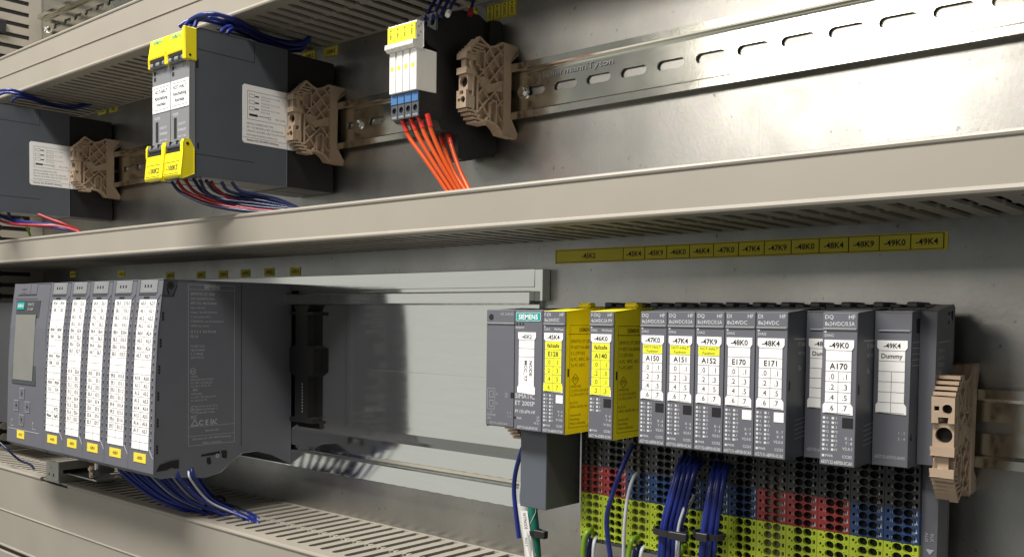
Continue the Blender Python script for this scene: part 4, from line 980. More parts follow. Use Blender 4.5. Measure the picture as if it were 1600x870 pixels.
mid_mesh = {k: cell_block(4, -83.55, 3.72).mesh('terminal_strip', (0, 0, 0), [k]) for k in ('red_terminal', 'blue_terminal')}
earth_mesh = cell_block(6, -98.7, 4.03, True).mesh('terminal_strip', (0, 0, 0), ['earth_terminal'])
def spring_bits(z0, rows, pitch):
    mb = MB()
    for r in range(rows):
        zc = z0-pitch*(r+.5)
        mb.prism([(13.05, zc-1.0), (14.1, zc-1.0), (13.8, zc-.1), (14.0, zc+.9), (13.3, zc+.9), (13.4, zc)], 'y', -47.4, -46.6)
    return mb.mesh('spring_contact', (0, 0, 0), ['print_white'])
SB = spring_bits(-83.55, 4, 3.72)
nums = MB()
for r in range(9):
    zc = -64.9-3.72*(r+.5)
    nums.text(str(r*2+1), (3.3, -48.08, zc-.9), 1.15); nums.text(str(r*2+2), (12.7, -48.08, zc-1.3), 1.15)
NUM = nums.mesh('lettering', (0, 0, 0), ['print_grey'])
tone = ['red_terminal']*2+['blue_terminal']*5+['red_terminal']*3+['blue_terminal']*2
floor_m = ['lit_terminal_floor', 'black_hole', 'lit_terminal_floor', 'black_hole', 'black_hole', 'black_hole', 'black_hole', 'lit_terminal_floor', 'black_hole', 'black_hole', 'black_hole', 'black_hole']
about = ['red and green terminal base unit under module E128, first of the row', 'red and green terminal base unit under the gap after module E128', 'blue and green terminal base unit under module A140', 'blue and green terminal base unit under the gap before module A150',
         'blue and green terminal base unit under module A150', 'blue and green terminal base unit under module A151', 'blue and green terminal base unit under module A152', 'red and green terminal base unit with openings toned as if lit under module E170',
         'red and green terminal base unit under module E171', 'red and green terminal base unit under the half hidden dummy', 'blue and green terminal base unit under module A170', 'blue and green terminal base unit under the dummy marked -49K4']
for s in range(12):
    x0 = 15.0*s
    t = thing('base_unit', about[s], 'terminal block', (x0+7.5, -30, -126), 'terminal base units in a row')
    mb = MB(); mb.box(x0+.1, x0+14.9, -44.8, -8.2, -125.6, 3.0, .4); mb.box(x0+1, x0+6, -30, -12, 3, 5.6, .6); mb.box(x0+8.5, x0+13.5, -30, -12, 3, 4.6, .6)
    mb.box(x0+.15, x0+14.85, -48.6, -44.7, -64.8, 2.0, .3); mb.box(x0+.15, x0+14.85, -47.6, -44.7, -125.4, -123, .3)
    mb.part('housing', 'clip_grey', t)
    inst(dark_mesh, 'terminal_strip', t, (x0, 0, 0)); a = inst(mid_mesh[tone[s]], 'terminal_strip', t, (x0, 0, 0)); inst(earth_mesh, 'terminal_strip', t, (x0, 0, 0))
    inst(SB, 'spring_contact', a, (x0, 0, 0)); inst(NUM, 'lettering', t, (x0, 0, 0))
    mb = MB(); mb.box(x0+3.6, x0+12.6, -45.5, -45.0, -122.8, -65); mb.part('opening_floor', floor_m[s], t)
# server module at the end
t = thing('end_module', 'plain dark grey end module closing the base unit row', 'module', (183.5, -30, -126))
mb = MB(); mb.prism([(-53.9, 1.0), (-31, 4.4), (-31, -125.6), (-45, -125.6), (-45, -64), (-53.9, -63)], 'x', 180.1, 186.4); mb.box(180.15, 180.6, -30.9, -9, -125.4, 4); h = mb.part('housing', 'device_grey', t, bv=0.4)
mb = MB(); X = 186.42; mb.box(X-.2, X+.03, -38.5, -36.5, -.4, 1.2); mb.box(X-.2, X+.03, -38.5, -37, -4, -2.6); mb.prism([(-35, 1), (-32, 2), (-32, -3), (-34, -1.6)], 'x', X-.2, X+.03); mb.part('side_slot', 'black_hole', h)
mb = MB(); mb.quad((X+.02, -50, -12), (X+.02, -34, -11.4), (X+.02, -34, -11.1), (X+.02, -50, -11.6))
for i, s in enumerate(('SIMATIC', '6ES7193', 'ET200SP', 'FS 01')): mb.text(s, (X+.02, -50, -16-3*i), 1.6, al='l', **RX)
mb.text('END OF', (181.0, -45.1, -96), 1.5, u=(0,0,1), v=(-1,0,0)) if False else None
mb.part('side_print', 'print_side', h)
mb = MB(); mb.text('AUX', (181.6, -45.3, -95), 1.4, u=(0,0,-1), v=(1,0,0)); mb.text('BUS', (183.8, -45.3, -95), 1.4, u=(0,0,-1), v=(1,0,0)); mb.add([(182, -45.3, -100), (185.5, -45.3, -100), (183.7, -45.3, -102.4)], [(0, 1, 2)]); mb.part('lettering', 'print_grey', h)

W = {'a0': [(-303.8, -112.0, 195.6), (-298.2, -108.9, 201.5), (-279.3, -107.9, 201.5), (-275.3, -90.5, 201.5), (-291.8, -55.9, 201.5), (-289.5, -35.0, 200.7), (-280.9, -25.0, 202.3), (-275.6, -22.0, 210.6)], 'a1': [(-298.7, -112.0, 193.8), (-300.6, -105.0, 201.1), (-285.1, -101.9, 201.5), (-289.0, -79.1, 201.5), (-296.3, -50.0, 200.4), (-286.8, -34.0, 197.6), (-280.7, -24.0, 201.6), (-281.4, -20.0, 211.2)], 'a2': [(-293.8, -110.0, 194.2), (-291.4, -107.0, 201.5), (-275.8, -105.1, 201.5), (-278.6, -85.8, 201.5), (-289.4, -52.0, 199.6), (-281.7, -32.0, 198.1), (-276.7, -20.0, 209.4)], 'a3': [(-282.5, -96.0, 191.9), (-283.3, -92.0, 196.5), (-283.0, -84.0, 198.8), (-290.8, -62.0, 199.4), (-290.4, -40.0, 195.9), (-283.1, -28.0, 196.4), (-280.2, -22.0, 204.8)], 'a4': [(-281.7, -92.0, 191.8), (-281.6, -88.0, 196.2), (-282.7, -78.0, 198.8), (-291.4, -55.0, 198.4), (-288.0, -36.0, 195.0), (-282.7, -26.0, 197.7), (-284.5, -20.0, 205.1)], 'a5': [(-308.0, -113.0, 197.1), (-301.4, -108.0, 201.4), (-293.0, -101.1, 201.5), (-295.3, -80.3, 201.5), (-299.7, -56.0, 199.7), (-290.4, -40.0, 194.0), (-285.9, -26.0, 196.3), (-288.8, -18.0, 204.4)], 'b0': [(-644.4, -108.0, 198.1), (-636.3, -102.0, 201.1), (-627.6, -94.0, 199.5), (-638.8, -72.0, 199.1), (-644.9, -45.0, 198.5), (-637.9, -26.0, 203.4), (-637.0, -18.0, 212.3)], 'b1': [(-635.0, -98.0, 192.7), (-631.3, -96.0, 196.7), (-633.3, -86.0, 198.8), (-643.6, -64.0, 198.7), (-642.0, -40.0, 197.7), (-635.2, -24.0, 203.4), (-638.4, -16.0, 210.3)], 'b2': [(-636.9, -109.6, 201.5), (-622.7, -101.6, 201.5), (-631.0, -84.0, 201.2), (-643.4, -58.0, 199.7), (-639.5, -38.0, 200.2), (-638.0, -24.0, 206.3), (-642.5, -18.0, 213.1)], 'c0': [(-309.5, -118.0, 88.8), (-308.1, -112.0, 82.2), (-289.7, -104.0, 73.6), (-268.5, -92.0, 68.9), (-250.0, -76.0, 67.4)], 'c1r': [(-306.2, -116.0, 89.6), (-303.0, -110.0, 82.0), (-283.9, -100.0, 73.6), (-266.0, -86.0, 69.3), (-251.9, -72.0, 67.9)], 'c2r': [(-299.4, -114.0, 90.2), (-298.8, -106.0, 82.1), (-282.2, -96.0, 74.3), (-264.2, -82.0, 70.0), (-248.7, -70.0, 68.3)], 'c3': [(-291.1, -112.0, 89.7), (-291.3, -104.0, 81.7), (-278.2, -96.0, 76.2), (-263.3, -80.0, 74.1), (-244.4, -64.0, 70.8)], 'c4': [(-281.4, -108.0, 88.4), (-283.9, -100.0, 82.5), (-275.7, -90.0, 78.5), (-261.5, -76.0, 76.2), (-244.7, -60.0, 71.2)], 'c5r': [(-281.5, -104.0, 88.0), (-283.1, -99.0, 83.4), (-275.6, -90.0, 76.7), (-265.4, -76.0, 72.9), (-249.1, -66.0, 69.2)], 'c6': [(-275.0, -100.0, 87.9), (-275.0, -95.0, 82.3), (-269.0, -84.0, 79.5), (-258.7, -70.0, 77.5), (-245.7, -56.0, 71.7)], 'c7': [(-270.2, -95.0, 88.1), (-268.5, -90.0, 82.4), (-263.3, -80.0, 80.4), (-256.8, -66.0, 77.8), (-246.9, -54.0, 71.5)], 'c8': [(-286.2, -110.0, 89.1), (-286.4, -104.0, 80.5), (-277.4, -94.0, 74.6), (-263.3, -80.0, 71.9), (-245.4, -66.0, 69.8)], 'd0': [(-654.5, -105.0, 88.0), (-639.1, -96.0, 82.5), (-618.4, -84.0, 78.1), (-598.2, -72.0, 75.6), (-587.6, -60.0, 72.4)], 'd1': [(-640.5, -100.0, 91.2), (-639.0, -96.0, 84.3), (-620.6, -86.0, 80.4), (-600.3, -74.0, 77.9), (-591.2, -62.0, 72.4)], 'd2r': [(-657.3, -104.0, 84.0), (-634.0, -98.0, 79.0), (-611.3, -84.0, 77.7), (-595.9, -70.0, 76.8), (-584.1, -58.0, 72.3)], 'd3r': [(-611.2, -84.0, 87.8), (-602.5, -76.0, 83.2), (-593.7, -68.0, 79.2), (-585.8, -56.0, 72.6)], 'd4y': [(-636.6, -90.0, 85.9), (-635.1, -86.0, 80.0), (-639.9, -80.0, 69.8)], 'e0': [(-123.7, -68.0, 113.1), (-121.2, -66.0, 105.4), (-111.1, -62.0, 91.7), (-97.6, -56.0, 71.9)], 'e1': [(-116.3, -68.0, 113.4), (-113.2, -66.0, 104.9), (-105.5, -62.0, 91.1), (-93.2, -56.0, 71.5)], 'e2': [(-109.6, -68.0, 113.7), (-106.5, -66.0, 104.1), (-98.3, -62.0, 88.5), (-88.9, -56.0, 71.2)], 'e3': [(-102.4, -68.0, 113.9), (-101.0, -66.0, 105.3), (-95.1, -62.0, 90.1), (-85.7, -56.0, 71.0)], 'e4': [(-115.1, -44.0, 106.4), (-109.6, -46.0, 97.6), (-98.2, -50.0, 84.2), (-84.5, -54.0, 71.5)], 'e5': [(-108.9, -44.0, 106.9), (-103.5, -46.0, 98.1), (-93.3, -50.0, 84.6), (-81.3, -54.0, 71.6)], 'f0': [(-114.9, -60.0, 177.6), (-120.9, -50.0, 187.5), (-124.5, -40.0, 198.7)], 'f1': [(-108.2, -60.0, 177.1), (-114.1, -50.0, 186.9), (-118.7, -40.0, 197.5)], 'f2': [(-103.6, -58.0, 177.4), (-110.0, -48.0, 186.6), (-115.1, -38.0, 197.2)], 'f3': [(-100.1, -55.0, 179.0), (-105.9, -46.0, 187.8), (-110.3, -36.0, 197.6)], 'f4r': [(-103.5, -32.0, 186.1), (-105.7, -28.0, 192.3), (-107.4, -24.0, 200.1)], 'g0': [(-395.1, -114.0, -119.2), (-393.1, -113.0, -126.1), (-376.7, -96.0, -145.7), (-356.9, -78.0, -157.0), (-355.3, -52.0, -170.3), (-346.1, -52.0, -176.0), (-342.1, -50.0, -182.0)], 'g1': [(-409.3, -104.6, -119.5), (-407.1, -103.6, -126.5), (-390.1, -86.6, -147.4), (-369.5, -68.6, -159.5), (-344.1, -57.0, -167.8), (-335.1, -57.0, -173.5), (-331.1, -55.0, -182.0)], 'g2': [(-423.2, -95.3, -124.8), (-420.9, -94.3, -131.9), (-402.7, -77.3, -151.0), (-380.9, -59.3, -161.6), (-331.7, -62.0, -162.8), (-322.9, -62.0, -168.4), (-318.9, -60.0, -182.0)], 'g3': [(-436.9, -85.9, -125.0), (-434.6, -84.9, -132.2), (-419.2, -67.9, -154.3), (-399.3, -49.9, -167.1), (-352.7, -52.0, -170.5), (-343.5, -52.0, -176.2), (-339.5, -50.0, -182.0)], 'g4': [(-379.8, -112.5, -118.7), (-377.8, -111.5, -125.5), (-365.7, -94.5, -144.3), (-349.3, -76.5, -155.0), (-340.3, -57.0, -165.2), (-331.3, -57.0, -170.9), (-327.3, -55.0, -182.0)], 'g5': [(-393.6, -103.1, -119.0), (-391.5, -102.1, -125.9), (-376.1, -85.1, -145.9), (-357.0, -67.1, -157.3), (-322.9, -62.0, -162.6), (-314.2, -62.0, -168.1), (-310.2, -60.0, -182.0)], 'g6': [(-407.1, -93.8, -124.3), (-405.0, -92.8, -131.3), (-390.3, -75.8, -150.6), (-371.5, -57.8, -161.5), (-338.7, -52.0, -166.3), (-329.7, -52.0, -172.0), (-325.7, -50.0, -182.0)], 'g7': [(-420.5, -84.4, -124.4), (-418.3, -83.4, -131.6), (-404.6, -66.4, -151.7), (-386.2, -48.4, -163.1), (-331.3, -57.0, -163.0), (-322.4, -57.0, -168.6), (-318.4, -55.0, -182.0)], 'g8': [(-364.9, -111.0, -118.2), (-363.0, -110.0, -124.9), (-353.5, -93.0, -144.1), (-339.2, -75.0, -155.3), (-321.8, -62.0, -163.4), (-313.1, -62.0, -168.9), (-309.1, -60.0, -182.0)], 'g9': [(-378.3, -101.7, -118.5), (-376.3, -100.7, -125.3), (-367.3, -83.7, -145.6), (-353.2, -65.7, -157.5), (-337.1, -52.0, -166.6), (-328.2, -52.0, -172.3), (-324.2, -50.0, -182.0)], 'g10': [(-391.6, -92.3, -123.8), (-389.5, -91.3, -130.7), (-379.9, -74.3, -149.1), (-365.1, -56.3, -159.4), (-326.0, -57.0, -161.3), (-317.3, -57.0, -166.9), (-313.3, -55.0, -182.0)], 'g11': [(-404.6, -82.9, -123.9), (-402.4, -81.9, -131.0), (-392.6, -64.9, -151.4), (-377.3, -46.9, -163.2), (-315.7, -62.0, -160.9), (-307.1, -62.0, -166.4), (-303.1, -60.0, -182.0)], 'g12': [(-350.4, -109.6, -117.8), (-348.5, -108.6, -124.4), (-344.4, -91.6, -142.1), (-334.4, -73.6, -152.4), (-334.5, -52.0, -162.8), (-325.6, -52.0, -168.5), (-321.6, -50.0, -182.0)], 'g13': [(-363.5, -100.2, -118.1), (-361.5, -99.2, -124.8), (-355.2, -82.2, -144.1), (-343.2, -64.2, -155.4), (-319.1, -57.0, -161.3), (-310.5, -57.0, -166.9), (-306.5, -55.0, -182.0)], 'g14': [(-376.4, -90.8, -123.3), (-374.4, -89.8, -130.1), (-368.8, -72.8, -149.4), (-357.1, -54.8, -160.6), (-311.3, -62.0, -160.8), (-302.8, -62.0, -166.3), (-298.8, -60.0, -182.0)], 'g15': [(-389.1, -81.4, -123.4), (-387.0, -80.4, -130.5), (-381.6, -63.4, -151.0), (-369.9, -45.4, -163.1), (-325.2, -52.0, -164.4), (-316.5, -52.0, -170.0), (-312.5, -50.0, -182.0)], 'g16': [(-336.4, -108.1, -117.3), (-334.5, -107.1, -123.9), (-333.8, -90.1, -142.4), (-326.6, -72.1, -153.4), (-319.2, -57.0, -162.1), (-310.6, -57.0, -167.6), (-306.6, -55.0, -182.0)], 'g17': [(-349.1, -98.7, -117.7), (-347.2, -97.7, -124.3), (-346.5, -80.7, -144.2), (-339.0, -62.7, -156.1), (-309.4, -62.0, -160.2), (-300.9, -62.0, -165.7), (-296.9, -60.0, -182.0)], 'g18': [(-361.7, -89.3, -122.8), (-359.7, -88.3, -129.6), (-357.4, -71.3, -147.2), (-348.4, -53.3, -157.1), (-318.6, -52.0, -159.6), (-310.0, -52.0, -165.2), (-306.0, -50.0, -182.0)], 'g19': [(-374.1, -80.0, -123.0), (-372.0, -79.0, -129.9), (-373.2, -62.0, -149.3), (-366.7, -44.0, -160.6), (-317.1, -57.0, -158.9), (-308.5, -57.0, -164.5), (-304.5, -55.0, -182.0)], 'g20': [(-322.7, -106.6, -116.9), (-320.9, -105.6, -123.4), (-321.5, -88.6, -140.7), (-315.5, -70.6, -150.8), (-299.4, -62.0, -156.2), (-291.0, -62.0, -161.7), (-287.0, -60.0, -182.0)], 'g21': [(-335.1, -97.2, -117.2), (-333.2, -96.2, -123.8), (-335.5, -79.2, -142.3), (-330.5, -61.2, -153.1), (-316.5, -52.0, -159.5), (-307.9, -52.0, -165.1), (-303.9, -50.0, -182.0)], 'g22': [(-347.4, -87.9, -122.3), (-345.4, -86.9, -129.1), (-348.4, -69.9, -147.0), (-343.8, -51.9, -157.3), (-308.5, -57.0, -157.7), (-300.0, -57.0, -163.3), (-296.0, -55.0, -182.0)], 'g23': [(-359.5, -78.5, -122.5), (-357.5, -77.5, -129.4), (-361.5, -60.5, -148.9), (-357.4, -42.5, -160.3), (-300.9, -62.0, -156.5), (-292.5, -62.0, -161.9), (-288.5, -60.0, -182.0)], 'g24': [(-309.3, -105.1, -116.5), (-307.6, -104.1, -122.9), (-313.2, -87.1, -140.8), (-311.3, -69.1, -151.5), (-312.1, -52.0, -160.7), (-303.6, -52.0, -166.3), (-299.6, -50.0, -182.0)], 'g25': [(-321.5, -95.7, -116.9), (-319.6, -94.7, -123.4), (-325.2, -77.7, -142.4), (-323.0, -59.7, -153.8), (-302.0, -57.0, -158.4), (-293.6, -57.0, -163.9), (-289.6, -55.0, -182.0)], 'g26': [(-333.4, -86.4, -121.9), (-331.5, -85.4, -128.6), (-336.7, -68.4, -146.9), (-334.0, -50.4, -157.6), (-291.2, -62.0, -156.0), (-283.0, -62.0, -161.5), (-279.0, -60.0, -182.0)], 'g27': [(-345.2, -77.0, -122.1), (-343.3, -76.0, -128.9), (-349.6, -59.0, -147.1), (-347.5, -41.0, -157.7), (-306.5, -52.0, -156.4), (-298.1, -52.0, -162.0), (-294.1, -50.0, -182.0)], 'h0': [(-675.1, -100.0, -126.9), (-657.9, -96.0, -135.6), (-653.4, -86.0, -147.4), (-645.6, -76.0, -155.1), (-642.6, -76.0, -176.0)], 'i0': [(65.5, -50.0, -72.0), (69.2, -62.0, -77.7), (66.9, -66.0, -93.2), (63.6, -66.0, -108.0), (61.3, -64.0, -127.9)], 'i1': [(68.5, -50.0, -72.3), (71.5, -61.0, -77.5), (68.9, -64.5, -93.2), (65.6, -64.5, -107.9), (63.3, -62.5, -127.8)], 'i2': [(71.4, -50.0, -70.7), (73.8, -60.0, -77.4), (70.9, -63.0, -93.1), (67.6, -63.0, -107.8), (65.3, -61.0, -127.7)], 'i3': [(74.3, -50.0, -72.4), (76.0, -59.0, -77.2), (72.9, -61.5, -93.0), (69.6, -61.5, -107.8), (67.3, -59.5, -127.6)], 'i4': [(67.0, -50.0, -73.8), (70.7, -62.0, -77.5), (68.4, -66.0, -93.0), (65.1, -66.0, -107.8), (62.8, -64.0, -127.6)], 'i5': [(70.0, -50.0, -74.1), (72.9, -61.0, -77.3), (70.4, -64.5, -93.0), (67.0, -64.5, -107.7), (64.8, -62.5, -127.5)], 'i6': [(72.9, -50.0, -74.4), (75.2, -60.0, -77.2), (72.3, -63.0, -92.9), (69.0, -63.0, -107.6), (66.8, -61.0, -127.5)], 'i7': [(75.8, -50.0, -74.7), (77.5, -59.0, -77.0), (74.3, -61.5, -92.8), (71.0, -61.5, -107.5), (68.8, -59.5, -127.4)], 'j0': [(83.6, -50.0, -73.3), (87.2, -60.0, -78.9), (87.0, -64.0, -92.3), (85.2, -64.0, -106.4), (83.1, -62.0, -124.3)], 'j1': [(86.4, -50.0, -73.6), (89.4, -59.0, -78.8), (88.9, -62.5, -92.2), (87.1, -62.5, -106.4), (85.0, -60.5, -124.2)], 'j2': [(89.1, -50.0, -73.9), (91.5, -58.0, -78.6), (90.8, -61.0, -92.2), (89.0, -61.0, -106.3), (87.0, -59.0, -124.1)], 'j3': [(84.3, -50.0, -75.7), (87.9, -60.0, -78.8), (87.7, -64.0, -92.2), (85.9, -64.0, -106.3), (83.8, -62.0, -124.1)], 'j4': [(87.8, -50.0, -75.9), (90.7, -59.0, -78.6), (90.2, -62.5, -92.1), (88.5, -62.5, -106.2), (86.4, -60.5, -123.9)], 'j5': [(90.5, -50.0, -74.4), (92.9, -58.0, -78.5), (92.1, -61.0, -92.0), (90.4, -61.0, -106.1), (88.3, -59.0, -123.9)], 'k0': [(36.0, -52.0, -68.8), (35.3, -60.0, -80.1), (30.6, -62.0, -95.4), (26.2, -60.0, -109.8), (26.7, -56.0, -132.4)], 'k1w': [(38.0, -48.0, -83.2), (39.8, -56.0, -85.0), (39.2, -60.0, -94.6), (37.5, -60.0, -109.7), (34.4, -56.0, -132.7)], 'k2w': [(70.5, -48.0, -83.3), (74.2, -58.0, -85.4), (73.9, -62.0, -94.4), (71.2, -63.0, -105.7), (69.5, -62.0, -125.2)], 'k3w': [(70.7, -48.0, -92.0), (73.9, -56.0, -93.3), (72.8, -60.0, -99.6), (71.0, -62.0, -109.0), (70.6, -62.0, -125.0)], 'k4w': [(85.9, -48.0, -84.0), (87.8, -56.0, -85.2), (87.5, -60.0, -92.8), (87.2, -62.0, -104.9), (86.0, -61.0, -122.4)], 'l0': [(8.0, -48.0, -118.2), (9.5, -54.0, -118.4), (8.5, -56.0, -123.9), (7.9, -56.0, -139.3)], 'l1': [(37.6, -48.0, -117.7), (38.4, -54.0, -117.9), (37.8, -56.0, -123.0), (36.9, -56.0, -134.6)], 'l2': [(66.5, -48.0, -117.6), (68.2, -54.0, -118.2), (68.0, -56.0, -121.8), (67.4, -56.0, -128.9)], 'm0': [(5.4, -46.0, -123.2), (7.5, -50.0, -126.4), (7.4, -50.0, -140.5)], 'm1w': [(10.1, -46.0, -122.5), (12.4, -52.0, -124.6), (11.8, -52.0, -139.3)], 'm2': [(37.9, -46.0, -122.7), (38.3, -50.0, -125.4), (36.9, -50.0, -136.8)], 'm3w': [(41.1, -46.0, -122.2), (42.7, -52.0, -124.2), (41.8, -52.0, -135.5)], 'n0': [(-32.6, -52.0, -103.3), (-31.5, -52.0, -114.2), (-29.9, -52.0, -125.0), (-27.6, -52.0, -146.6)], 'n1': [(-41.0, -50.0, -78.7), (-49.1, -46.0, -93.1), (-52.1, -44.0, -105.0), (-50.4, -44.0, -118.1), (-47.7, -44.0, -132.9)], 'n2w': [(-42.9, -48.0, -98.5), (-44.2, -48.0, -107.2), (-43.5, -48.0, -116.5)], 'sleeve': [(-35.7, -55.0, -109.2), (-33.6, -55.0, -119.6), (-30.6, -55.0, -131.9), (-28.4, -55.0, -146.9)]}

# ================================================================== wires and cables
def wire(name, mats, pts, r, label, group, cat='wire', extra=None):
    mb = MB(); mb.tube(pts, r, 8)
    if extra: extra(mb)
    return mb.thing(name, mats, label, cat, pts[0], group)
for k, p in W.items():
    c = k[0]
    if c == 'a': wire('wire', 'wire_blue', p, 1.5, 'blue wire arching from the pair of safety relays into the ridged duct', 'blue wires over the pair of safety relays')
    elif c == 'b': wire('wire', 'wire_blue', p, 1.3, 'blue wire on top of the cut off safety relay', 'blue wires over the cut off safety relay')
    elif c == 'c':
        if k.endswith('r'): wire('wire', 'wire_red', p, 1.25, 'red wire sagging from under the pair of safety relays', 'red wires under the pair of safety relays')
        else: wire('wire', 'wire_navy', p, 1.25, 'dark blue wire sagging from under the pair of safety relays', 'dark blue wires under the pair of safety relays')
    elif c == 'd':
        if k.endswith('r'): wire('wire', 'wire_red', p, 1.5, 'red wire under the cut off safety relay', 'red wires under the cut off safety relay')
        elif k.endswith('y'): wire('wire', 'wire_earth', p, 1.2, 'green yellow wire under the cut off safety relay', None)
        else: wire('wire', 'wire_blue', p, 1.5, 'blue wire under the cut off safety relay', 'blue wires under the cut off safety relay')
    elif c == 'e':
        low = k in ('e4', 'e5')
        lab = {'e0': 'orange wire under the farthest slim relay', 'e1': 'orange wire under the second slim relay from the far end', 'e2': 'orange wire under the second slim relay from the near end', 'e3': 'orange wire under the nearest slim relay front terminal', 'e4': 'shorter orange wire at the lower step of the slim relays, farther one', 'e5': 'shorter orange wire at the lower step of the slim relays, nearer one'}[k]
        t = thing('wire', lab, 'wire', p[0], 'orange wires at the lower step of the slim relays' if low else 'orange wires at the front of the slim relays')
        mb = MB(); mb.tube(p, 1.35, 8); mb.part('insulation', 'wire_orange', t)
        d = Vector(p[0])-Vector(p[1]); d.normalize(); q = Vector(p[0])
        mb = MB(); mb.tube([tuple(q+d*3.5), tuple(q-d*4.2)], 1.55, 10, sub=1); mb.part('ferrule', 'wire_ferrule', t)
    elif c == 'f':
        red = k.endswith('r')
        t = thing('wire', 'blue wire with red sleeve behind the slim relays' if red else 'blue wire leaving the top of the slim relays', 'wire', p[0], None if red else 'blue wires on top of the slim relays')
        mb = MB(); mb.tube(p, 1.1, 8); mb.part('insulation', 'wire_blue', t)
        d = Vector(p[0])-Vector(p[1]); d.normalize(); q = Vector(p[0])
        if red or k == 'f3':
            mb = MB(); mb.tube([tuple(q+d*2.0), tuple(q-d*3)], 1.6, 10, sub=1); mb.part('ferrule', 'wire_red' if red else 'white_plastic', t)
    elif c == 'g':
        w = int(k[1:]) in (3, 9, 17, 24)
        if w: wire('wire', 'wire_white', p, 0.8, 'white striped wire in the bundle under the large modules', 'white striped wires under the large modules')
        else: wire('wire', 'wire_blue', p, 1.45, 'blue wire in the bundle running down under the large modules', 'blue wires under the large modules')
    elif c == 'h': wire('wire', 'wire_navy', p, 1.1, 'thin dark wire curving into the duct under the controller', None)
    elif c == 'i': wire('wire', 'wire_blue', p, 1.35, 'blue wire in the bundle hanging below module A151', 'blue wires below module A151')
    elif c == 'j': wire('wire', 'wire_blue', p, 1.35, 'blue wire in the bundle hanging below module A152', 'blue wires below module A152')
    elif k == 'k0': wire('wire', 'wire_blue', p, 1.35, 'single blue wire curving down from beside yellow module A140', None)
    elif k == 'k1w': wire('wire', 'wire_white', p, 0.95, 'blue white wire next to the single blue wire below module A140', None)
    elif c == 'k': wire('wire', 'wire_white', p, 0.85, 'white striped wire beside the hanging blue bundles', 'white striped wires beside the blue bundles')
    elif c == 'l': wire('wire', 'wire_earth', p, 1.4, 'green yellow earth wire bending out of the green terminals', 'earth wires at the green terminals')
    elif c == 'm':
        if k.endswith('w'): wire('wire', 'wire_white', p, 1.0, 'white wire under the end of the green terminals', 'white wires under the green terminals')
        else: wire('wire', 'wire_navy', p, 1.8, 'dark blue wire under the end of the green terminals', 'dark wires under the green terminals')
    elif k == 'n1': wire('wire', 'wire_blue', p, 1.4, 'blue wire looping beside the interface module', None)
    elif k == 'n2w': wire('wire', 'wire_white', p, 0.9, 'short white wire behind the clear cable sleeve', None)
# network cable with its sleeve
p = W['n0']
t = thing('network_cable', 'green network cable hanging from the interface module shroud', 'cable', p[0])
mb = MB(); mb.tube([(p[0][0], p[0][1], p[0][2]+12)]+p, 3.4, 14); mb.part('jacket', 'cable_green', t)
mb = MB()
for a in (0.0, 2.2):
    pts = []
    for i in range(15):
        f = i/14*2.6; j = min(int(f), 2); u = f-j
        q = Vector(p[j]).lerp(Vector(p[j+1]), u); an = a+i*.35
        pts.append((q.x+3.45*math.sin(an), q.y-3.45*abs(math.cos(an)), q.z))
    mb.tube(pts, .28, 5, sub=2)
mb.part('printed_line', 'print_grey', t)
s = W['sleeve']
t = thing('cable_sleeve', 'clear sleeve with white printed tag along the green cable', 'cable marker', s[0])
mb = MB(); mb.tube(s, 3.3, 14); mb.part('sleeve', 'clear_sleeve', t)
mb = MB()
a, b = Vector(s[0]), Vector(s[-1]); d = (b-a).normalized(); rgt = Vector((0.75, 0.66, 0)); nrm = rgt.cross(d).normalized()
nrm = nrm if nrm.y < 0 else -nrm
def on_sleeve(t0, side): return a.lerp(b, t0)+nrm*3.5+rgt*side
mb.add([on_sleeve(.10, -1.9), on_sleeve(.10, 1.9), on_sleeve(.80, 1.9), on_sleeve(.80, -1.9)], [(0, 1, 2, 3)]); tg = mb.part('tag', 'paper', t)
mb = MB()
mb.text('W77NODE', tuple(on_sleeve(.13, -.9)+nrm*.08), 1.7, u=tuple(d), v=tuple(rgt), al='l', w=(b-a).length*.24); mb.text('SL.MCC.T7', tuple(on_sleeve(.46, .3)+nrm*.08), 1.3, u=tuple(d), v=tuple(rgt), al='l'); mb.text('Port 2', tuple(on_sleeve(.50, -1.6)+nrm*.08), 1.3, u=tuple(d), v=tuple(rgt), al='l')
mb.part('lettering', 'ink', tg)
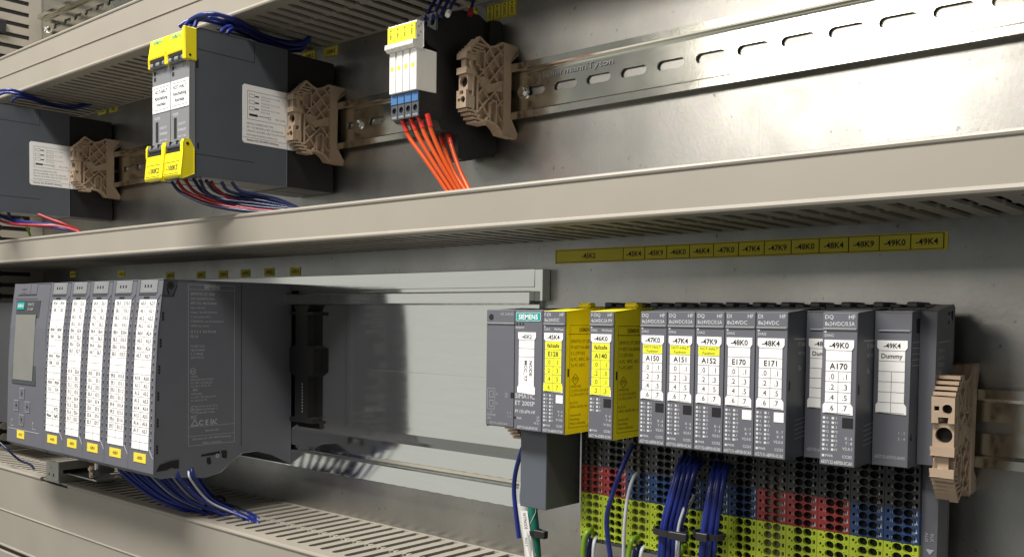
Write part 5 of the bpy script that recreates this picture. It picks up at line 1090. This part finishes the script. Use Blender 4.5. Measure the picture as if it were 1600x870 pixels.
# cable ties
def tie(label, c, ax, bz, rz, tail):
    t = thing('cable_tie', label, 'cable tie', c)
    mb = MB(); n = 22; vs = []
    for i in range(n):
        an = 2*math.pi*i/n
        for k in (1.0, 1.12):
            for h in (-rz, rz): vs.append((c[0]+ax*k*math.cos(an), c[1]+bz*k*math.sin(an), c[2]+h))
    fs = []
    for i in range(n):
        j = (i+1) % n; A = i*4; B = j*4
        fs += [(A+2, B+2, B+3, A+3), (A, A+1, B+1, B), (A+1, A+3, B+3, B+1), (A, B, B+2, A+2)]
    mb.add(vs, fs); mb.part('band', 'black_plastic', t)
    mb = MB(); mb.box(*tail, .3); mb.part('head', 'black_plastic', t)
mid = lambda ks, i: tuple(sum(W[k][i][q] for k in ks)/len(ks) for q in range(3))
c1 = mid(['i%d' % i for i in range(8)], 3); c2 = mid(['j%d' % i for i in range(6)], 3)
tie('black cable tie round the blue bundle below module A151', c1, 8.5, 5.6, 1.5, (c1[0]+3, c1[0]+13, c1[1]-7.5, c1[1]-4.5, c1[2]-1.9, c1[2]+1.9))
tie('black cable tie round the blue bundle below module A152', c2, 7.2, 5.2, 1.4, (c2[0]-3, c2[0]+3, c2[1]-7.5, c2[1]-4.5, c2[2]-1.9, c2[2]+1.9))
c3 = W['n0'][2]
tie('black cable tie on the green network cable', (c3[0], c3[1], c3[2]), 4.6, 4.2, 1.3, (c3[0]+3, c3[0]+11, c3[1]-4, c3[1]-.5, c3[2]-2, c3[2]+2.2))

# tie round the bundle under the large modules
ks = ['g%d' % i for i in range(28)]
q2 = Vector(mid(ks, 2)); q3 = Vector(mid(ks, 3)); q4 = Vector(mid(ks, 4)); d = (q4-q2).normalized()
e1 = d.cross(Vector((0, 0, 1))).normalized(); e2 = d.cross(e1).normalized()
t = thing('cable_tie', 'black cable tie round the blue bundle under the large modules', 'cable tie', tuple(q3))
ra = max(abs((Vector(W[k][3])-q3).dot(e1)) for k in ks)*.5+1.5; rb = max(abs((Vector(W[k][3])-q3).dot(e2)) for k in ks)*.5+1.5
mb = MB(); mb.tube([tuple(q3+e1*(ra*math.cos(2*math.pi*i/20))+e2*(rb*math.sin(2*math.pi*i/20))) for i in range(21)], 1.3, 6, sub=2); mb.part('band', 'black_plastic', t)
